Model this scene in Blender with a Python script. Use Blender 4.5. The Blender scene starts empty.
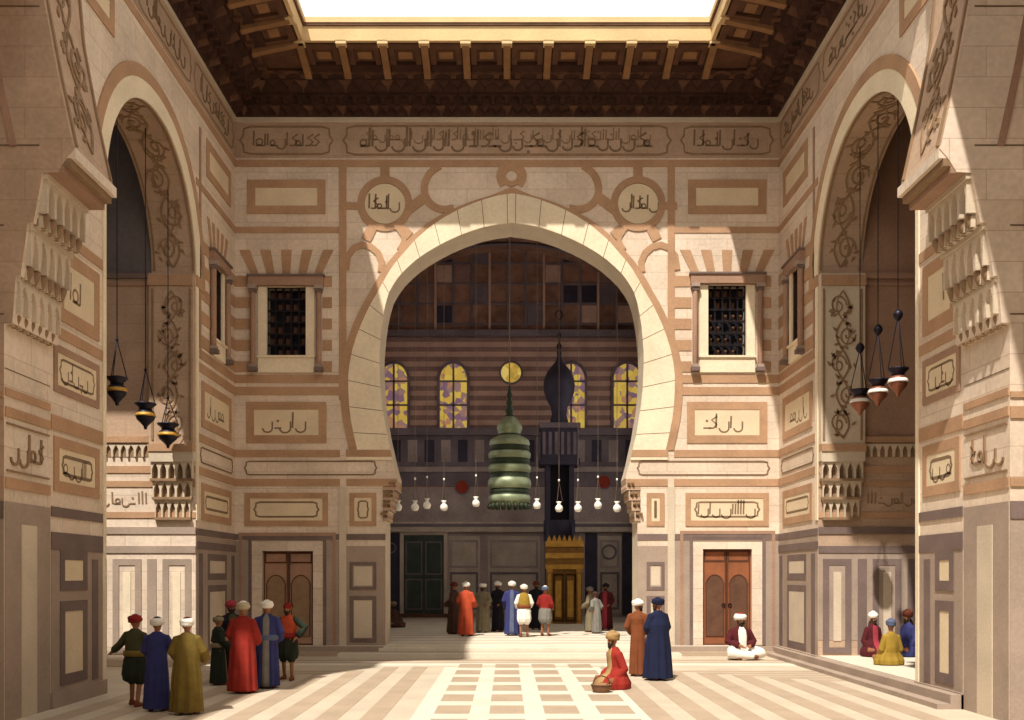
import bpy, bmesh, math, random
from mathutils import Vector, Matrix
PI = math.pi
S = bpy.context.scene
COL = S.collection
R0 = random.Random(7)

# ------------------------------------------------------------------ camera
CX, CY, EYE, FOC = 507.0, 575.0, 2.5, 1000.0
cam = bpy.data.objects.new('camera', bpy.data.cameras.new('camera'))
COL.objects.link(cam)
cam.location = (0, 0, EYE)
cam.rotation_euler = (PI/2, 0, 0)
cam.data.sensor_width = 36
cam.data.lens = FOC/1024*36
cam.data.shift_x = (512-CX)/1024
cam.data.shift_y = (CY-360)/1024
cam.data.clip_end = 300
S.camera = cam

DB = 31.25                       # depth of the back wall of the court
SX = 8.5                         # half width of the court
def zb(py, d=DB): return EYE+(CY-py)*d/FOC
def xb(px, d=DB): return (px-CX)*d/FOC

# ------------------------------------------------------------------ materials
MATS = {}
def mat(name, col, rough=.85, var=.18, scale=2.0, metal=0, col2=None, bump=.25, emit=None, fine=14, blocks=0):
    m = bpy.data.materials.new(name); m.use_nodes = True
    nt = m.node_tree; N = nt.nodes; L = nt.links
    b = N['Principled BSDF']
    b.inputs['Roughness'].default_value = rough
    b.inputs['Metallic'].default_value = metal
    try: b.inputs['Specular IOR Level'].default_value = .25
    except Exception: pass
    tc = N.new('ShaderNodeTexCoord')
    n1 = N.new('ShaderNodeTexNoise'); n1.inputs['Scale'].default_value = scale; n1.inputs['Detail'].default_value = 6
    n2 = N.new('ShaderNodeTexNoise'); n2.inputs['Scale'].default_value = scale*fine; n2.inputs['Detail'].default_value = 4
    L.new(tc.outputs['Object'], n1.inputs['Vector']); L.new(tc.outputs['Object'], n2.inputs['Vector'])
    c2 = col2 or tuple(c*(1-var*1.6) for c in col)
    r = N.new('ShaderNodeValToRGB')
    r.color_ramp.elements[0].position = .32; r.color_ramp.elements[0].color = (*c2, 1)
    r.color_ramp.elements[1].position = .62; r.color_ramp.elements[1].color = (*col, 1)
    mx = N.new('ShaderNodeMath'); mx.operation = 'MULTIPLY_ADD'
    mx.inputs[1].default_value = .6; L.new(n1.outputs['Fac'], mx.inputs[0])
    m3 = N.new('ShaderNodeMath'); m3.operation = 'MULTIPLY'; m3.inputs[1].default_value = .4
    L.new(n2.outputs['Fac'], m3.inputs[0]); L.new(m3.outputs[0], mx.inputs[2])
    L.new(mx.outputs[0], r.inputs['Fac'])
    L.new(r.outputs['Color'], b.inputs['Base Color'])
    if bump:
        bp = N.new('ShaderNodeBump'); bp.inputs['Strength'].default_value = bump; bp.inputs['Distance'].default_value = .02
        L.new(n2.outputs['Fac'], bp.inputs['Height']); L.new(bp.outputs['Normal'], b.inputs['Normal'])
    if emit:
        b.inputs['Emission Color'].default_value = (*emit[0], 1); b.inputs['Emission Strength'].default_value = emit[1]
    if blocks:
        sx = N.new('ShaderNodeSeparateXYZ'); L.new(tc.outputs['Object'], sx.inputs[0])
        ad = N.new('ShaderNodeMath'); ad.operation = 'ADD'; L.new(sx.outputs[0], ad.inputs[0]); L.new(sx.outputs[1], ad.inputs[1])
        cb = N.new('ShaderNodeCombineXYZ'); L.new(ad.outputs[0], cb.inputs[0]); L.new(sx.outputs[2], cb.inputs[1])
        bt = N.new('ShaderNodeTexBrick'); bt.inputs['Scale'].default_value = 1; bt.inputs['Brick Width'].default_value = 1.25; bt.inputs['Row Height'].default_value = .52
        bt.inputs['Mortar Size'].default_value = .008; bt.inputs['Color1'].default_value = (1, 1, 1, 1); bt.inputs['Color2'].default_value = (.9, .87, .84, 1); bt.inputs['Mortar'].default_value = (.66, .6, .54, 1)
        L.new(cb.outputs[0], bt.inputs['Vector'])
        mm = N.new('ShaderNodeMix'); mm.data_type = 'RGBA'; mm.blend_type = 'MULTIPLY'; mm.inputs[0].default_value = blocks
        L.new(r.outputs['Color'], mm.inputs[6]); L.new(bt.outputs['Color'], mm.inputs[7]); L.new(mm.outputs[2], b.inputs['Base Color'])
    MATS[name] = m
    return m
def srgb(r, g, b):
    f = lambda c: (c/255/12.92) if c/255 <= .04045 else ((c/255+.055)/1.055)**2.4
    return (f(r), f(g), f(b))

mat('cream', srgb(229, 210, 190), var=.17, scale=.7, blocks=.9)
mat('ringstone', srgb(236, 219, 190), var=.13, scale=.8)
mat('inset', srgb(224, 204, 172), var=.12, scale=1.4)
mat('ochre', srgb(184, 146, 114), var=.18, scale=1.2)
mat('rose', srgb(168, 134, 112), var=.18, scale=1.2)
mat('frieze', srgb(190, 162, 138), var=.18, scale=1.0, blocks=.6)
mat('script', srgb(134, 110, 86), var=.2, scale=5)
mat('carve', srgb(150, 122, 94), var=.2, scale=5)
mat('dado', srgb(166, 147, 132), var=.15, scale=1.2)
mat('dado_dark', srgb(122, 104, 98), var=.2, scale=1.5)
mat('panel_light', srgb(206, 190, 168), var=.12, scale=1.4)
mat('joint', srgb(120, 98, 78), var=.2, scale=3)
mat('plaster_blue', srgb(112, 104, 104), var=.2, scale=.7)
mat('wood_dark', srgb(72, 46, 36), var=.35, scale=2.2, rough=.8, bump=.5)
mat('wood_mid', srgb(104, 72, 54), var=.3, scale=2.5, rough=.75)
mat('wood_light', srgb(150, 112, 78), var=.2, scale=2.5, rough=.75)
mat('fascia', srgb(214, 184, 138), var=.12, scale=1.2)
mat('door_wood', srgb(150, 92, 60), var=.25, scale=2.6, rough=.6)
mat('door_wood_pale', srgb(172, 134, 110), var=.22, scale=2.6, rough=.6)
mat('door_line', srgb(92, 56, 38), var=.2, scale=4)
mat('iron', srgb(40, 34, 38), var=.2, scale=6, rough=.5, metal=.6)
mat('dark', srgb(26, 24, 32), var=.2, scale=2, bump=0)
mat('paving_white', srgb(218, 208, 190), var=.10, scale=1.0, rough=.55, bump=.1)
mat('paving_tan', srgb(178, 158, 136), var=.14, scale=1.2, rough=.55, bump=.1)
mat('paving_pale', srgb(198, 184, 163), var=.12, scale=1.0, rough=.55, bump=.1)
mat('iwan_a', srgb(208, 172, 156), var=.22, scale=1.1)
mat('iwan_b', srgb(158, 126, 118), var=.25, scale=1.1)
mat('iwan_vault', srgb(166, 124, 106), var=.45, scale=.35, fine=6)
mat('iwan_dark', srgb(130, 118, 126), var=.3, scale=.9)
mat('iwan_mid', srgb(178, 162, 158), var=.25, scale=1.0)
mat('iwan_pale', srgb(206, 190, 174), var=.25, scale=1.2)
mat('red_marble', srgb(160, 62, 46), var=.2, scale=3)
mat('green_door', srgb(74, 84, 76), var=.3, scale=2)
mat('gilt', srgb(208, 158, 70), var=.25, scale=4, rough=.45, metal=.25)
mat('gilt_dark', srgb(150, 108, 50), var=.3, scale=4, rough=.5, metal=.2)
mat('blueblack', srgb(68, 64, 82), var=.3, scale=1.5, rough=.6)
mat('bronze_green', srgb(146, 156, 124), var=.3, scale=3, rough=.42, metal=.35)
mat('bronze_dark', srgb(52, 62, 44), var=.3, scale=5, rough=.5, metal=.3)
mat('glass_white', srgb(236, 232, 222), var=.08, scale=5, rough=.25, bump=0)
mat('lamp_black', srgb(42, 38, 50), var=.2, scale=8, rough=.35, metal=.5)
mat('lamp_copper', srgb(150, 96, 74), var=.25, scale=8, rough=.35, metal=.5)
mat('chain', srgb(120, 104, 90), var=.1, scale=8, rough=.5, metal=.4, bump=0)
mat('skin', srgb(150, 100, 70), var=.1, scale=6, rough=.6, bump=.05)
mat('leather', srgb(120, 66, 40), var=.2, scale=6)
mat('hairy', srgb(44, 32, 26), var=.2, scale=12)

def cloth(name, r, g, b, var=.22):
    return mat('cloth_'+name, srgb(r, g, b), var=var, scale=5, rough=.9, bump=.3)
cloth('red', 149, 43, 33); cloth('orange', 186, 77, 47); cloth('blue', 52, 55, 107); cloth('navy', 25, 31, 60)
cloth('olive', 117, 97, 42); cloth('green', 70, 70, 42); cloth('dkgreen', 36, 43, 33); cloth('white', 232, 226, 214, .1)
cloth('cream', 179, 166, 137, .12); cloth('pink', 161, 58, 70); cloth('rust', 126, 70, 40); cloth('maroon', 82, 25, 30)
cloth('grey', 126, 122, 114); cloth('brown', 70, 47, 36); cloth('dark', 30, 26, 33); cloth('yellow', 156, 126, 48)
cloth('fez', 137, 36, 31); cloth('beige', 131, 119, 95); cloth('bluegrey', 92, 100, 126); cloth('redbrown', 99, 47, 33)
cloth('tan', 164, 132, 87)

def stained(name, base, stops):
    m = bpy.data.materials.new(name); m.use_nodes = True
    nt = m.node_tree; N = nt.nodes; L = nt.links
    b = N['Principled BSDF']
    tc = N.new('ShaderNodeTexCoord')
    v = N.new('ShaderNodeTexVoronoi'); v.inputs['Scale'].default_value = 3.4
    L.new(tc.outputs['Object'], v.inputs['Vector'])
    sp = N.new('ShaderNodeSeparateColor'); L.new(v.outputs['Color'], sp.inputs[0])
    r = N.new('ShaderNodeValToRGB'); e = r.color_ramp.elements
    e[0].position = 0; e[0].color = (*srgb(*base), 1)
    e[1].position = 1; e[1].color = (*srgb(236, 208, 110), 1)
    for p, c in stops:
        x = e.new(p); x.color = (*srgb(*c), 1)
    r.color_ramp.interpolation = 'CONSTANT'
    L.new(sp.outputs[0], r.inputs['Fac'])
    L.new(r.outputs['Color'], b.inputs['Base Color']); L.new(r.outputs['Color'], b.inputs['Emission Color'])
    b.inputs['Emission Strength'].default_value = .5
    b.inputs['Roughness'].default_value = .3
    MATS[name] = m
stained('stained_glass', (150, 118, 110), ((.2, (128, 98, 116)), (.38, (214, 184, 84)), (.6, (176, 128, 96)), (.75, (206, 172, 76))))
stained('gold_glass', (196, 160, 70), ((.3, (214, 180, 80)), (.6, (226, 200, 110)), (.8, (180, 146, 66))))

# ------------------------------------------------------------------ mesh builder
class MB:
    def __init__(s, F=None):
        s.v = []; s.f = []; s.m = []; s.names = []; s.F = F; s.sm = []
    def mi(s, name):
        if name not in s.names: s.names.append(name)
        return s.names.index(name)
    def vert(s, p, F=None):
        F = F or s.F
        p = F(*p) if F else p
        s.v.append(tuple(p)); return len(s.v)-1
    def face(s, idx, m, smooth=False):
        s.f.append(tuple(idx)); s.m.append(s.mi(m)); s.sm.append(smooth)
    def quad(s, a, b, c, d, m, F=None):
        s.face([s.vert(p, F) for p in (a, b, c, d)], m)
    def rect(s, u0, v0, u1, v1, m, n=0.0):
        s.quad((u0, v0, n), (u1, v0, n), (u1, v1, n), (u0, v1, n), m)
    def box(s, a, b, m, F=None):
        (x0, y0, z0), (x1, y1, z1) = a, b
        i = [s.vert(p, F) for p in ((x0, y0, z0), (x1, y0, z0), (x1, y1, z0), (x0, y1, z0), (x0, y0, z1), (x1, y0, z1), (x1, y1, z1), (x0, y1, z1))]
        for q in ((0, 3, 2, 1), (4, 5, 6, 7), (0, 1, 5, 4), (1, 2, 6, 5), (2, 3, 7, 6), (3, 0, 4, 7)):
            s.face([i[k] for k in q], m)
    def slab(s, u0, v0, u1, v1, m, t=.025, n0=0.0):      # raised inlay on the facade
        s.box((u0, v0, n0), (u1, v1, n0+t), m)
    def frame(s, u0, v0, u1, v1, w, m, t=.03):
        s.slab(u0, v0, u1, v0+w, m, t); s.slab(u0, v1-w, u1, v1, m, t)
        s.slab(u0, v0+w, u0+w, v1-w, m, t); s.slab(u1-w, v0+w, u1, v1-w, m, t)
    def poly(s, pts, m, t=.025, n0=0.0):                 # extruded polygon on the facade
        n = len(pts)
        a = [s.vert((p[0], p[1], n0)) for p in pts]; b = [s.vert((p[0], p[1], n0+t)) for p in pts]
        s.face(b, m)
        for i in range(n): s.face((a[i], a[(i+1) % n], b[(i+1) % n], b[i]), m)
    def band(s, P, Q, m, t=.03, n0=0.0):                 # raised strip between two polylines
        n = len(P)
        pa = [s.vert((p[0], p[1], n0)) for p in P]; pb = [s.vert((p[0], p[1], n0+t)) for p in P]
        qa = [s.vert((p[0], p[1], n0)) for p in Q]; qb = [s.vert((p[0], p[1], n0+t)) for p in Q]
        for i in range(n-1):
            s.face((pb[i], pb[i+1], qb[i+1], qb[i]), m)
            s.face((pa[i], pa[i+1], pb[i+1], pb[i]), m)
            s.face((qa[i], qb[i], qb[i+1], qa[i+1]), m)
        s.face((pa[0], pb[0], qb[0], qa[0]), m); s.face((pa[-1], qa[-1], qb[-1], pb[-1]), m)
    def stroke(s, pts, w, m, t=.02, n0=0.0, closed=False):
        n = len(pts)
        if n < 2: return
        L, Rr = [], []
        for i in range(n):
            if closed: a, b = pts[(i-1) % n], pts[(i+1) % n]
            else: a, b = pts[max(i-1, 0)], pts[min(i+1, n-1)]
            dx, dy = b[0]-a[0], b[1]-a[1]; l = math.hypot(dx, dy) or 1
            nx, ny = -dy/l*w/2, dx/l*w/2
            L.append((pts[i][0]+nx, pts[i][1]+ny)); Rr.append((pts[i][0]-nx, pts[i][1]-ny))
        if closed: L.append(L[0]); Rr.append(Rr[0])
        s.band(L, Rr, m, t, n0)
    def ring(s, cu, cv, ru, rv, w, m, t=.03, k=28, n0=0.0):
        s.stroke([(cu+ru*math.cos(2*PI*i/k), cv+rv*math.sin(2*PI*i/k)) for i in range(k)], w, m, t, n0, True)
    def disc(s, cu, cv, ru, rv, m, t=.02, k=24, n0=0.0):
        s.poly([(cu+ru*math.cos(2*PI*i/k), cv+rv*math.sin(2*PI*i/k)) for i in range(k)], m, t, n0)
    def lathe(s, prof, c, m, seg=24, sy=1.0, smooth=True, mf=None):
        rows = []
        for r, z in prof:
            rows.append([s.vert((c[0]+r*math.cos(2*PI*k/seg), c[1]+r*sy*math.sin(2*PI*k/seg), c[2]+z)) for k in range(seg)])
        for i in range(len(rows)-1):
            mm = mf(i) if mf else m
            for k in range(seg):
                s.face((rows[i][k], rows[i][(k+1) % seg], rows[i+1][(k+1) % seg], rows[i+1][k]), mm, smooth)
        s.face(rows[0][::-1], m); s.face(rows[-1], mf(len(rows)-2) if mf else m)
    def tube(s, pts, rad, m, seg=10, F=None, smooth=True, capped=True):
        pts = [Vector(p) for p in pts]
        if not hasattr(rad, '__len__'): rad = [rad]*len(pts)
        n = len(pts); P = []; Rr = []; T = []
        for i in range(n):
            t = (pts[min(i+1, n-1)]-pts[max(i-1, 0)])
            T.append(t.normalized() if t.length > 1e-9 else Vector((0, 0, 1)))
        P = list(pts); Rr = list(rad)
        if capped:      # rounded ends
            P = [pts[0]-T[0]*rad[0]*.7, pts[0]-T[0]*rad[0]*.45]+P+[pts[-1]+T[-1]*rad[-1]*.45, pts[-1]+T[-1]*rad[-1]*.7]
            Rr = [rad[0]*.25, rad[0]*.8]+Rr+[rad[-1]*.8, rad[-1]*.25]
            T = [T[0], T[0]]+T+[T[-1], T[-1]]
        rows = []; up = Vector((0, 0, 1)) if abs(T[0].z) < .9 else Vector((0, 1, 0))
        for p, r, t in zip(P, Rr, T):
            x = up.cross(t)
            if x.length < 1e-4: x = Vector((1, 0, 0)).cross(t)
            x.normalize(); y = t.cross(x); up = y
            rows.append([s.vert(tuple(p+(x*math.cos(2*PI*k/seg)+y*math.sin(2*PI*k/seg))*r), F) for k in range(seg)])
        for i in range(len(rows)-1):
            for k in range(seg):
                s.face((rows[i][k], rows[i][(k+1) % seg], rows[i+1][(k+1) % seg], rows[i+1][k]), m, smooth)
        s.face(rows[0][::-1], m); s.face(rows[-1], m)
    def loft(s, rings, m, smooth=True):                  # rings: lists of points, closed solid
        rows = [[s.vert(p) for p in r] for r in rings]
        k = len(rows[0])
        for i in range(len(rows)-1):
            for j in range(k): s.face((rows[i][j], rows[i][(j+1) % k], rows[i+1][(j+1) % k], rows[i+1][j]), m, smooth)
        s.face(rows[0][::-1], m); s.face(rows[-1], m)
    def ball(s, c, r, m, seg=12, rows=8):
        r = r if hasattr(r, '__len__') else (r, r, r)
        rr = []
        for i in range(1, rows):
            a = PI*i/rows
            rr.append([(c[0]+r[0]*math.sin(a)*math.cos(2*PI*k/seg), c[1]+r[1]*math.sin(a)*math.sin(2*PI*k/seg), c[2]-r[2]*math.cos(a)) for k in range(seg)])
        s.loft(rr, m)
    def build(s, name, parent=None, kind=None, loc=None, fix=True):
        me = bpy.data.meshes.new(name)
        me.from_pydata(s.v, [], s.f)
        for nme in s.names: me.materials.append(MATS[nme])
        me.polygons.foreach_set('material_index', s.m)
        me.polygons.foreach_set('use_smooth', s.sm)
        me.update()
        if fix:
            bm = bmesh.new(); bm.from_mesh(me); bmesh.ops.recalc_face_normals(bm, faces=bm.faces); bm.to_mesh(me); bm.free()
        o = bpy.data.objects.new(name, me); COL.objects.link(o)
        if parent: o.parent = parent
        if kind: o['kind'] = kind
        if loc: o.location = loc
        return o

def merge(mb, q):
    off = len(mb.v); mb.v += q.v
    for f, m, s_ in zip(q.f, q.m, q.sm): mb.face([k+off for k in f], q.names[m], s_)
def empty(name, loc=(0, 0, 0), rz=0.0, label=None, cat=None, group=None, kind=None):
    o = bpy.data.objects.new(name, None); COL.objects.link(o)
    o.location = loc; o.rotation_euler = (0, 0, rz); o.empty_display_size = .2
    tag(o, label, cat, group, kind); return o
def tag(o, label=None, cat=None, group=None, kind=None):
    if label: o['label'] = label
    if cat: o['category'] = cat
    if group: o['group'] = group
    if kind: o['kind'] = kind
    return o

# ------------------------------------------------------------------ ornament
def script(mb, u0, v0, u1, v1, m='script', seed=1, t=.018, flip=False, dens=1.0):
    """a line of tall cursive writing: base stroke, stems, bowls and dots"""
    r = random.Random(seed); h = v1-v0; base = v0+h*.26; w = h*.07
    u = u0+h*.1
    def X(a): return (u0+u1-a) if flip else a
    while u < u1-h*.5:
        k = r.random()
        if k < .38:
            mb.stroke([(X(u), base), (X(u+.02*h), v0+h*r.uniform(.72, .98))], w*1.1, m, t)
            u += h*.2/dens
        elif k < .6:
            q = h*r.uniform(.16, .24)
            mb.stroke([(X(u+q-q*math.cos(a)), base-q*.85*math.sin(a)) for a in [PI*i/8 for i in range(9)]], w, m, t)
            mb.stroke([(X(u+2*q), base), (X(u+2*q), base+h*.28)], w, m, t); u += 2*q+h*.12/dens
        elif k < .8:
            q = h*r.uniform(.1, .15)
            mb.ring(X(u+q), base+q*1.1, q, q, w*.9, m, t, 12)
            mb.stroke([(X(u-.02*h), base), (X(u+2*q+h*.1), base)], w, m, t); u += 2*q+h*.16/dens
        elif k < .9:
            mb.stroke([(X(u), base), (X(u+h*.2), base), (X(u+h*.34), base+h*.16), (X(u+h*.12), base+h*.34), (X(u+h*.36), base+h*.5)], w, m, t); u += h*.46/dens
        else:
            mb.stroke([(X(u), base), (X(u+h*.3), base)], w, m, t)
            mb.disc(X(u+h*.15), base+h*r.choice((-.2, .3, .45)), h*.06, h*.06, m, t, 6); u += h*.34/dens
def vine(mb, u0, v0, u1, v1, m='carve', seed=1, t=.02, vertical=True):
    """arabesque scroll filling a strip"""
    r = random.Random(seed)
    W = (u1-u0) if vertical else (v1-v0); Lh = (v1-v0) if vertical else (u1-u0)
    def P(a, b): return (u0+W/2+a, v0+b) if vertical else (u0+b, v0+W/2+a)
    n = max(2, int(Lh/(W*.9))); per = Lh/n
    w = W*.055
    pts = []
    for i in range(n*8+1):
        b = i/(n*8)*Lh; pts.append(P(W*.2*math.sin(2*PI*b/(2*per)), b))
    mb.stroke(pts, w, m, t)
    mb.stroke([P(-W*.2*math.sin(2*PI*(i/(n*8)*Lh)/(2*per)), i/(n*8)*Lh) for i in range(n*8+1)], w*.7, m, t*.9)
    for i in range(n):
        s_ = 1 if i % 2 == 0 else -1
        c = (s_*-W*.14, per*(i+.5)); 
        sp = [P(c[0]+(W*.27)*(1-k/22)*math.cos(k*.5+r.random()*.1), c[1]+s_*(per*.36)*(1-k/22)*math.sin(k*.5)) for k in range(20)]
        mb.stroke(sp, w*.9, m, t)
        for k in range(11):
            a = r.uniform(0, 2*PI); rr = W*r.uniform(.18, .44)
            cu, cv = c[0]*.4+rr*math.cos(a), c[1]+per*.42*math.sin(a)
            q = W*.075; b = r.uniform(0, PI)
            if abs(cu) > W*.45: continue
            lp = []
            for (x, y) in ((-1.3, 0), (-.3, .6), (1.3, 0), (-.3, -.6)):
                lp.append(P(cu+q*(x*math.cos(b)-y*math.sin(b)), min(max(cv+q*(x*math.sin(b)+y*math.cos(b)), 0), Lh)))
            mb.poly(lp, m, t)
def cartouche(mb, u0, v0, u1, v1, w, m, t=.02):
    h = (v1-v0)/2; vm = (v0+v1)/2; c = min(h*.8, (u1-u0)*.25)
    mb.stroke([(u0, vm), (u0+c*.3, vm+h*.35), (u0+c*.35, v1-h*.15), (u0+c, v1), (u1-c, v1), (u1-c*.35, v1-h*.15), (u1-c*.3, vm+h*.35), (u1, vm),
               (u1-c*.3, vm-h*.35), (u1-c*.35, v0+h*.15), (u1-c, v0), (u0+c, v0), (u0+c*.35, v0+h*.15), (u0+c*.3, vm-h*.35)], w, m, t, 0, True)
def inset_panel(mb, u0, v0, u1, v1, fw, m='ochre', inner='inset', seed=None, cart=False):
    mb.frame(u0, v0, u1, v1, fw, m, .03)
    mb.slab(u0+fw, v0+fw, u1-fw, v1-fw, inner, .018)
    if seed is not None:
        g = (v1-v0-2*fw)*.12
        mb2u0, mb2u1 = u0+fw+g*2, u1-fw-g*2
        script(mb, mb2u0, v0+fw+g*.3, mb2u1, v1-fw-g*.3, 'script', seed, .02, dens=1.5)
    if cart:
        g = fw*.7; h = (v1-v0)/2-fw-g
        cartouche(mb, u0+fw+g, v0+fw+g, u1-fw-g, v1-fw-g, fw*.35, 'script', .02)
def niche_row(mb, u0, u1, v0, v1, n, depth, m, mdark=None, n0=0.0, round_=False):
    """a row of little hooded niches: front slab with arched openings over a recessed back, colonnettes between"""
    w = (u1-u0)/n; h = v1-v0
    mb.box((u0, v0, n0), (u1, v1, n0+depth*.15), mdark or m)  # darker recess back: niche shade put into the colour
    for i in range(n):
        a = u0+i*w; pw = w*.13
        mb.box((a, v0, n0), (a+pw, v1, n0+depth), m); mb.box((a+w-pw, v0, n0), (a+w, v1, n0+depth), m)
        k = 6; A = []; B = []
        for j in range(k+1):
            x = -1+2*j/k; uu = a+pw+(w-2*pw)*(j/k)
            arch = v0+h*(.5+.38*(1-abs(x)**1.6))
            A.append((uu, arch)); B.append((uu, v1))
        mb.band(A, B, m, depth, n0)

def strips(mb, U, lo, hi, m, n=0.0):
    for i in range(len(U)-1):
        mb.quad((U[i], lo[i], n), (U[i+1], lo[i+1], n), (U[i+1], hi[i+1], n), (U[i], hi[i], n), m)
def grid_holes(mb, us, vs, holes, m):
    for i in range(len(us)-1):
        for j in range(len(vs)-1):
            cu, cv = (us[i]+us[i+1])/2, (vs[j]+vs[j+1])/2
            if any(h[0] < cu < h[2] and h[1] < cv < h[3] for h in holes): continue
            mb.rect(us[i], vs[j], us[i+1], vs[j+1], m)
def reveal(mb, h, d, m):          # jambs of a hole, going back d
    u0, v0, u1, v1 = h
    mb.box((u0-.06, v0, -d), (u0, v1, -.001), m); mb.box((u1, v0, -d), (u1+.06, v1, -.001), m)
    mb.box((u0-.06, v1, -d), (u1+.06, v1+.06, -.001), m); mb.box((u0-.06, v0-.06, -d), (u1+.06, v0, -.001), m)

def blerp(P, k):                  # resample polyline by arclength to k points
    L = [0]
    for a, b in zip(P, P[1:]): L.append(L[-1]+math.hypot(b[0]-a[0], b[1]-a[1]))
    out = []; j = 0
    for i in range(k):
        s = L[-1]*i/(k-1)
        while j < len(P)-2 and L[j+1] < s: j += 1
        t = (s-L[j])/((L[j+1]-L[j]) or 1); t = min(max(t, 0), 1)
        out.append((P[j][0]+(P[j+1][0]-P[j][0])*t, P[j][1]+(P[j+1][1]-P[j][1])*t))
    return out

ZT = zb(118)                      # top of the court walls
# rows shared by every wall of the court, as rows of the back wall
Rw = {k: (zb(b), zb(a)) for k, (a, b) in dict(frieze=(123, 158), b1=(160, 167), fr=(180, 214), b2=(227, 233), vous=(250, 275),
      win=(276, 372), b3=(375, 383), b3b=(387, 395), pan=(402, 443), b4=(450, 457), car=(460, 476), b5=(479, 486),
      lpan=(493, 526), g1=(534, 540), g2=(546, 552)).items()}

def side_rows(mb, u0, u1, dado=True):
    for k, m in (('b1', 'ochre'), ('b2', 'ochre'), ('b3', 'ochre'), ('b3b', 'ochre'), ('b4', 'ochre'), ('b5', 'ochre')):
        a, b = Rw[k]; mb.slab(u0, a, u1, b, m, .022)
    a, b = Rw['g1']; mb.slab(u0, a, u1, b, 'dado_dark', .022)
    a, b = Rw['frieze']
    mb.slab(u0, b, u1, ZT, 'panel_light', .06)
    mb.slab(u0, a, u1, b, 'frieze', .01)
def window_zone(mb, wu0, wu1, bu0, bu1, cu0, cu1, n=9):
    """striped masonry and the fan of voussoirs around a window; wu = window hole, cu = outside of its columns, bu = bay edges"""
    a, b = Rw['win'][0], Rw['vous'][1]-.38
    k = 9; h = (Rw['win'][1]-a)/k
    for i in range(0, k, 1):
        if i % 2 == 0:
            z0 = a+i*h; z1 = z0+h
            mb.slab(bu0, z0, cu0, z1, 'ochre', .02); mb.slab(cu1, z0, bu1, z1, 'ochre', .02)
    v0, v1 = Rw['vous']; v0 += .02
    c = (wu0+wu1)/2; hw = (cu1-cu0)/2*.98; top = min(hw*1.45, (bu1-bu0)/2*.98)
    for i in range(n):
        if i % 2 == 0:
            f0, f1 = -1+2*i/n, -1+2*(i+1)/n
            mb.poly([(c+f0*hw, v0), (c+f1*hw, v0), (c+f1*top, v1), (c+f0*top, v1)], 'ochre', .02)
def dado_panels(mb, u0, u1, z0=.3, z1=None, n=1, light='panel_light', dark='dado_dark'):
    """upright framed slabs with a small square slab above each"""
    z1 = z1 or Rw['g2'][0]-.12
    w = (u1-u0)/n
    for i in range(n):
        a, b = u0+i*w+w*.14, u0+(i+1)*w-w*.14
        zs = z1-max((b-a)*.9, .5) if (b-a)*.9 < (z1-z0)*.3 else z1-(z1-z0)*.27
        fw = min((b-a)*.2, (z1-zs)*.26)
        mb.frame(a, zs, b, z1, fw, dark, .02); mb.slab(a+fw, zs+fw, b-fw, z1-fw, light, .018)
        mb.frame(a, z0, b, zs-.15, fw, dark, .02); mb.slab(a+fw, z0+fw, b-fw, zs-.15-fw, light, .018)

# ================================================================== BACK WALL
AC = xb(511.5)                                    # centre of the great arch
inner = [(655, 126), (522, 126), (521, 125), (478, 114), (464, 118), (450, 121), (435, 124.5), (420, 127), (405, 129.5), (390, 131), (365, 132), (352, 132), (340, 131), (328, 130), (315, 128), (304, 125.8),
         (293, 122.5), (284, 117.5), (275, 111), (267, 103), (260, 95), (253, 85), (247, 75), (241, 63.5), (235, 50), (231, 39), (227.5, 28), (225, 15), (223, 0)]
outer = [(450, 154), (435, 157.5), (420, 160.5), (405, 162.3), (390, 163), (378, 163.2), (365, 162), (350, 159), (337, 155), (325, 150.5), (313, 145), (303, 140), (293, 134),
         (281, 127.5), (270, 121), (263, 116), (255, 109), (240, 96), (225, 78.5), (217, 66), (210, 53), (204, 39), (200, 28), (196, 14), (194, 0)]
def prof3(pf): return [(hw*DB/FOC, zb(y)) for y, hw in pf]
def hw_at(pf, z):
    P = prof3(pf)
    for (w0, z0), (w1, z1) in zip(P, P[1:]):
        if z0 <= z <= z1: return w0+(w1-w0)*(z-z0)/((z1-z0) or 1)
    return P[0][0] if z < P[0][1] else 0
FB = lambda u, v, n: (u, DB-n, v)                 # back wall frame: u = x, v = z, n = towards the court

bw = MB(FB)
UL, UR = -SX, SX
uA, uB = xb(340), xb(674)                         # the strips beside the bays
DL = (xb(262), .28, xb(313), zb(551)); DR = (xb(703), .28, xb(752), zb(549))
WL = (xb(267), zb(356), xb(306), zb(287)); WR = (xb(708), zb(356), xb(746), zb(285))
for (a, b, holes) in ((UL, uA, [DL, WL]), (uB, UR, [DR, WR])):
    us = sorted({a, b, *[h[0] for h in holes], *[h[2] for h in holes]}); vs = sorted({0, ZT, *[h[1] for h in holes], *[h[3] for h in holes]})
    grid_holes(bw, us, vs, holes, 'cream')
    for h in holes: reveal(bw, h, .5 if h[1] > 3 else .35, 'panel_light')
P = [p for p in prof3(inner)]
for (w0, z0), (w1, z1) in zip(P, P[1:]):          # wall either side of the opening
    bw.quad((uA, max(z0, 0), 0), (AC-w0, max(z0, 0), 0), (AC-w1, z1, 0), (uA, z1, 0), 'cream')
    bw.quad((AC+w0, max(z0, 0), 0), (uB, max(z0, 0), 0), (uB, z1, 0), (AC+w1, z1, 0), 'cream')
bw.rect(uA, P[-1][1], uB, ZT, 'cream')
TH = 1.3
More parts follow.
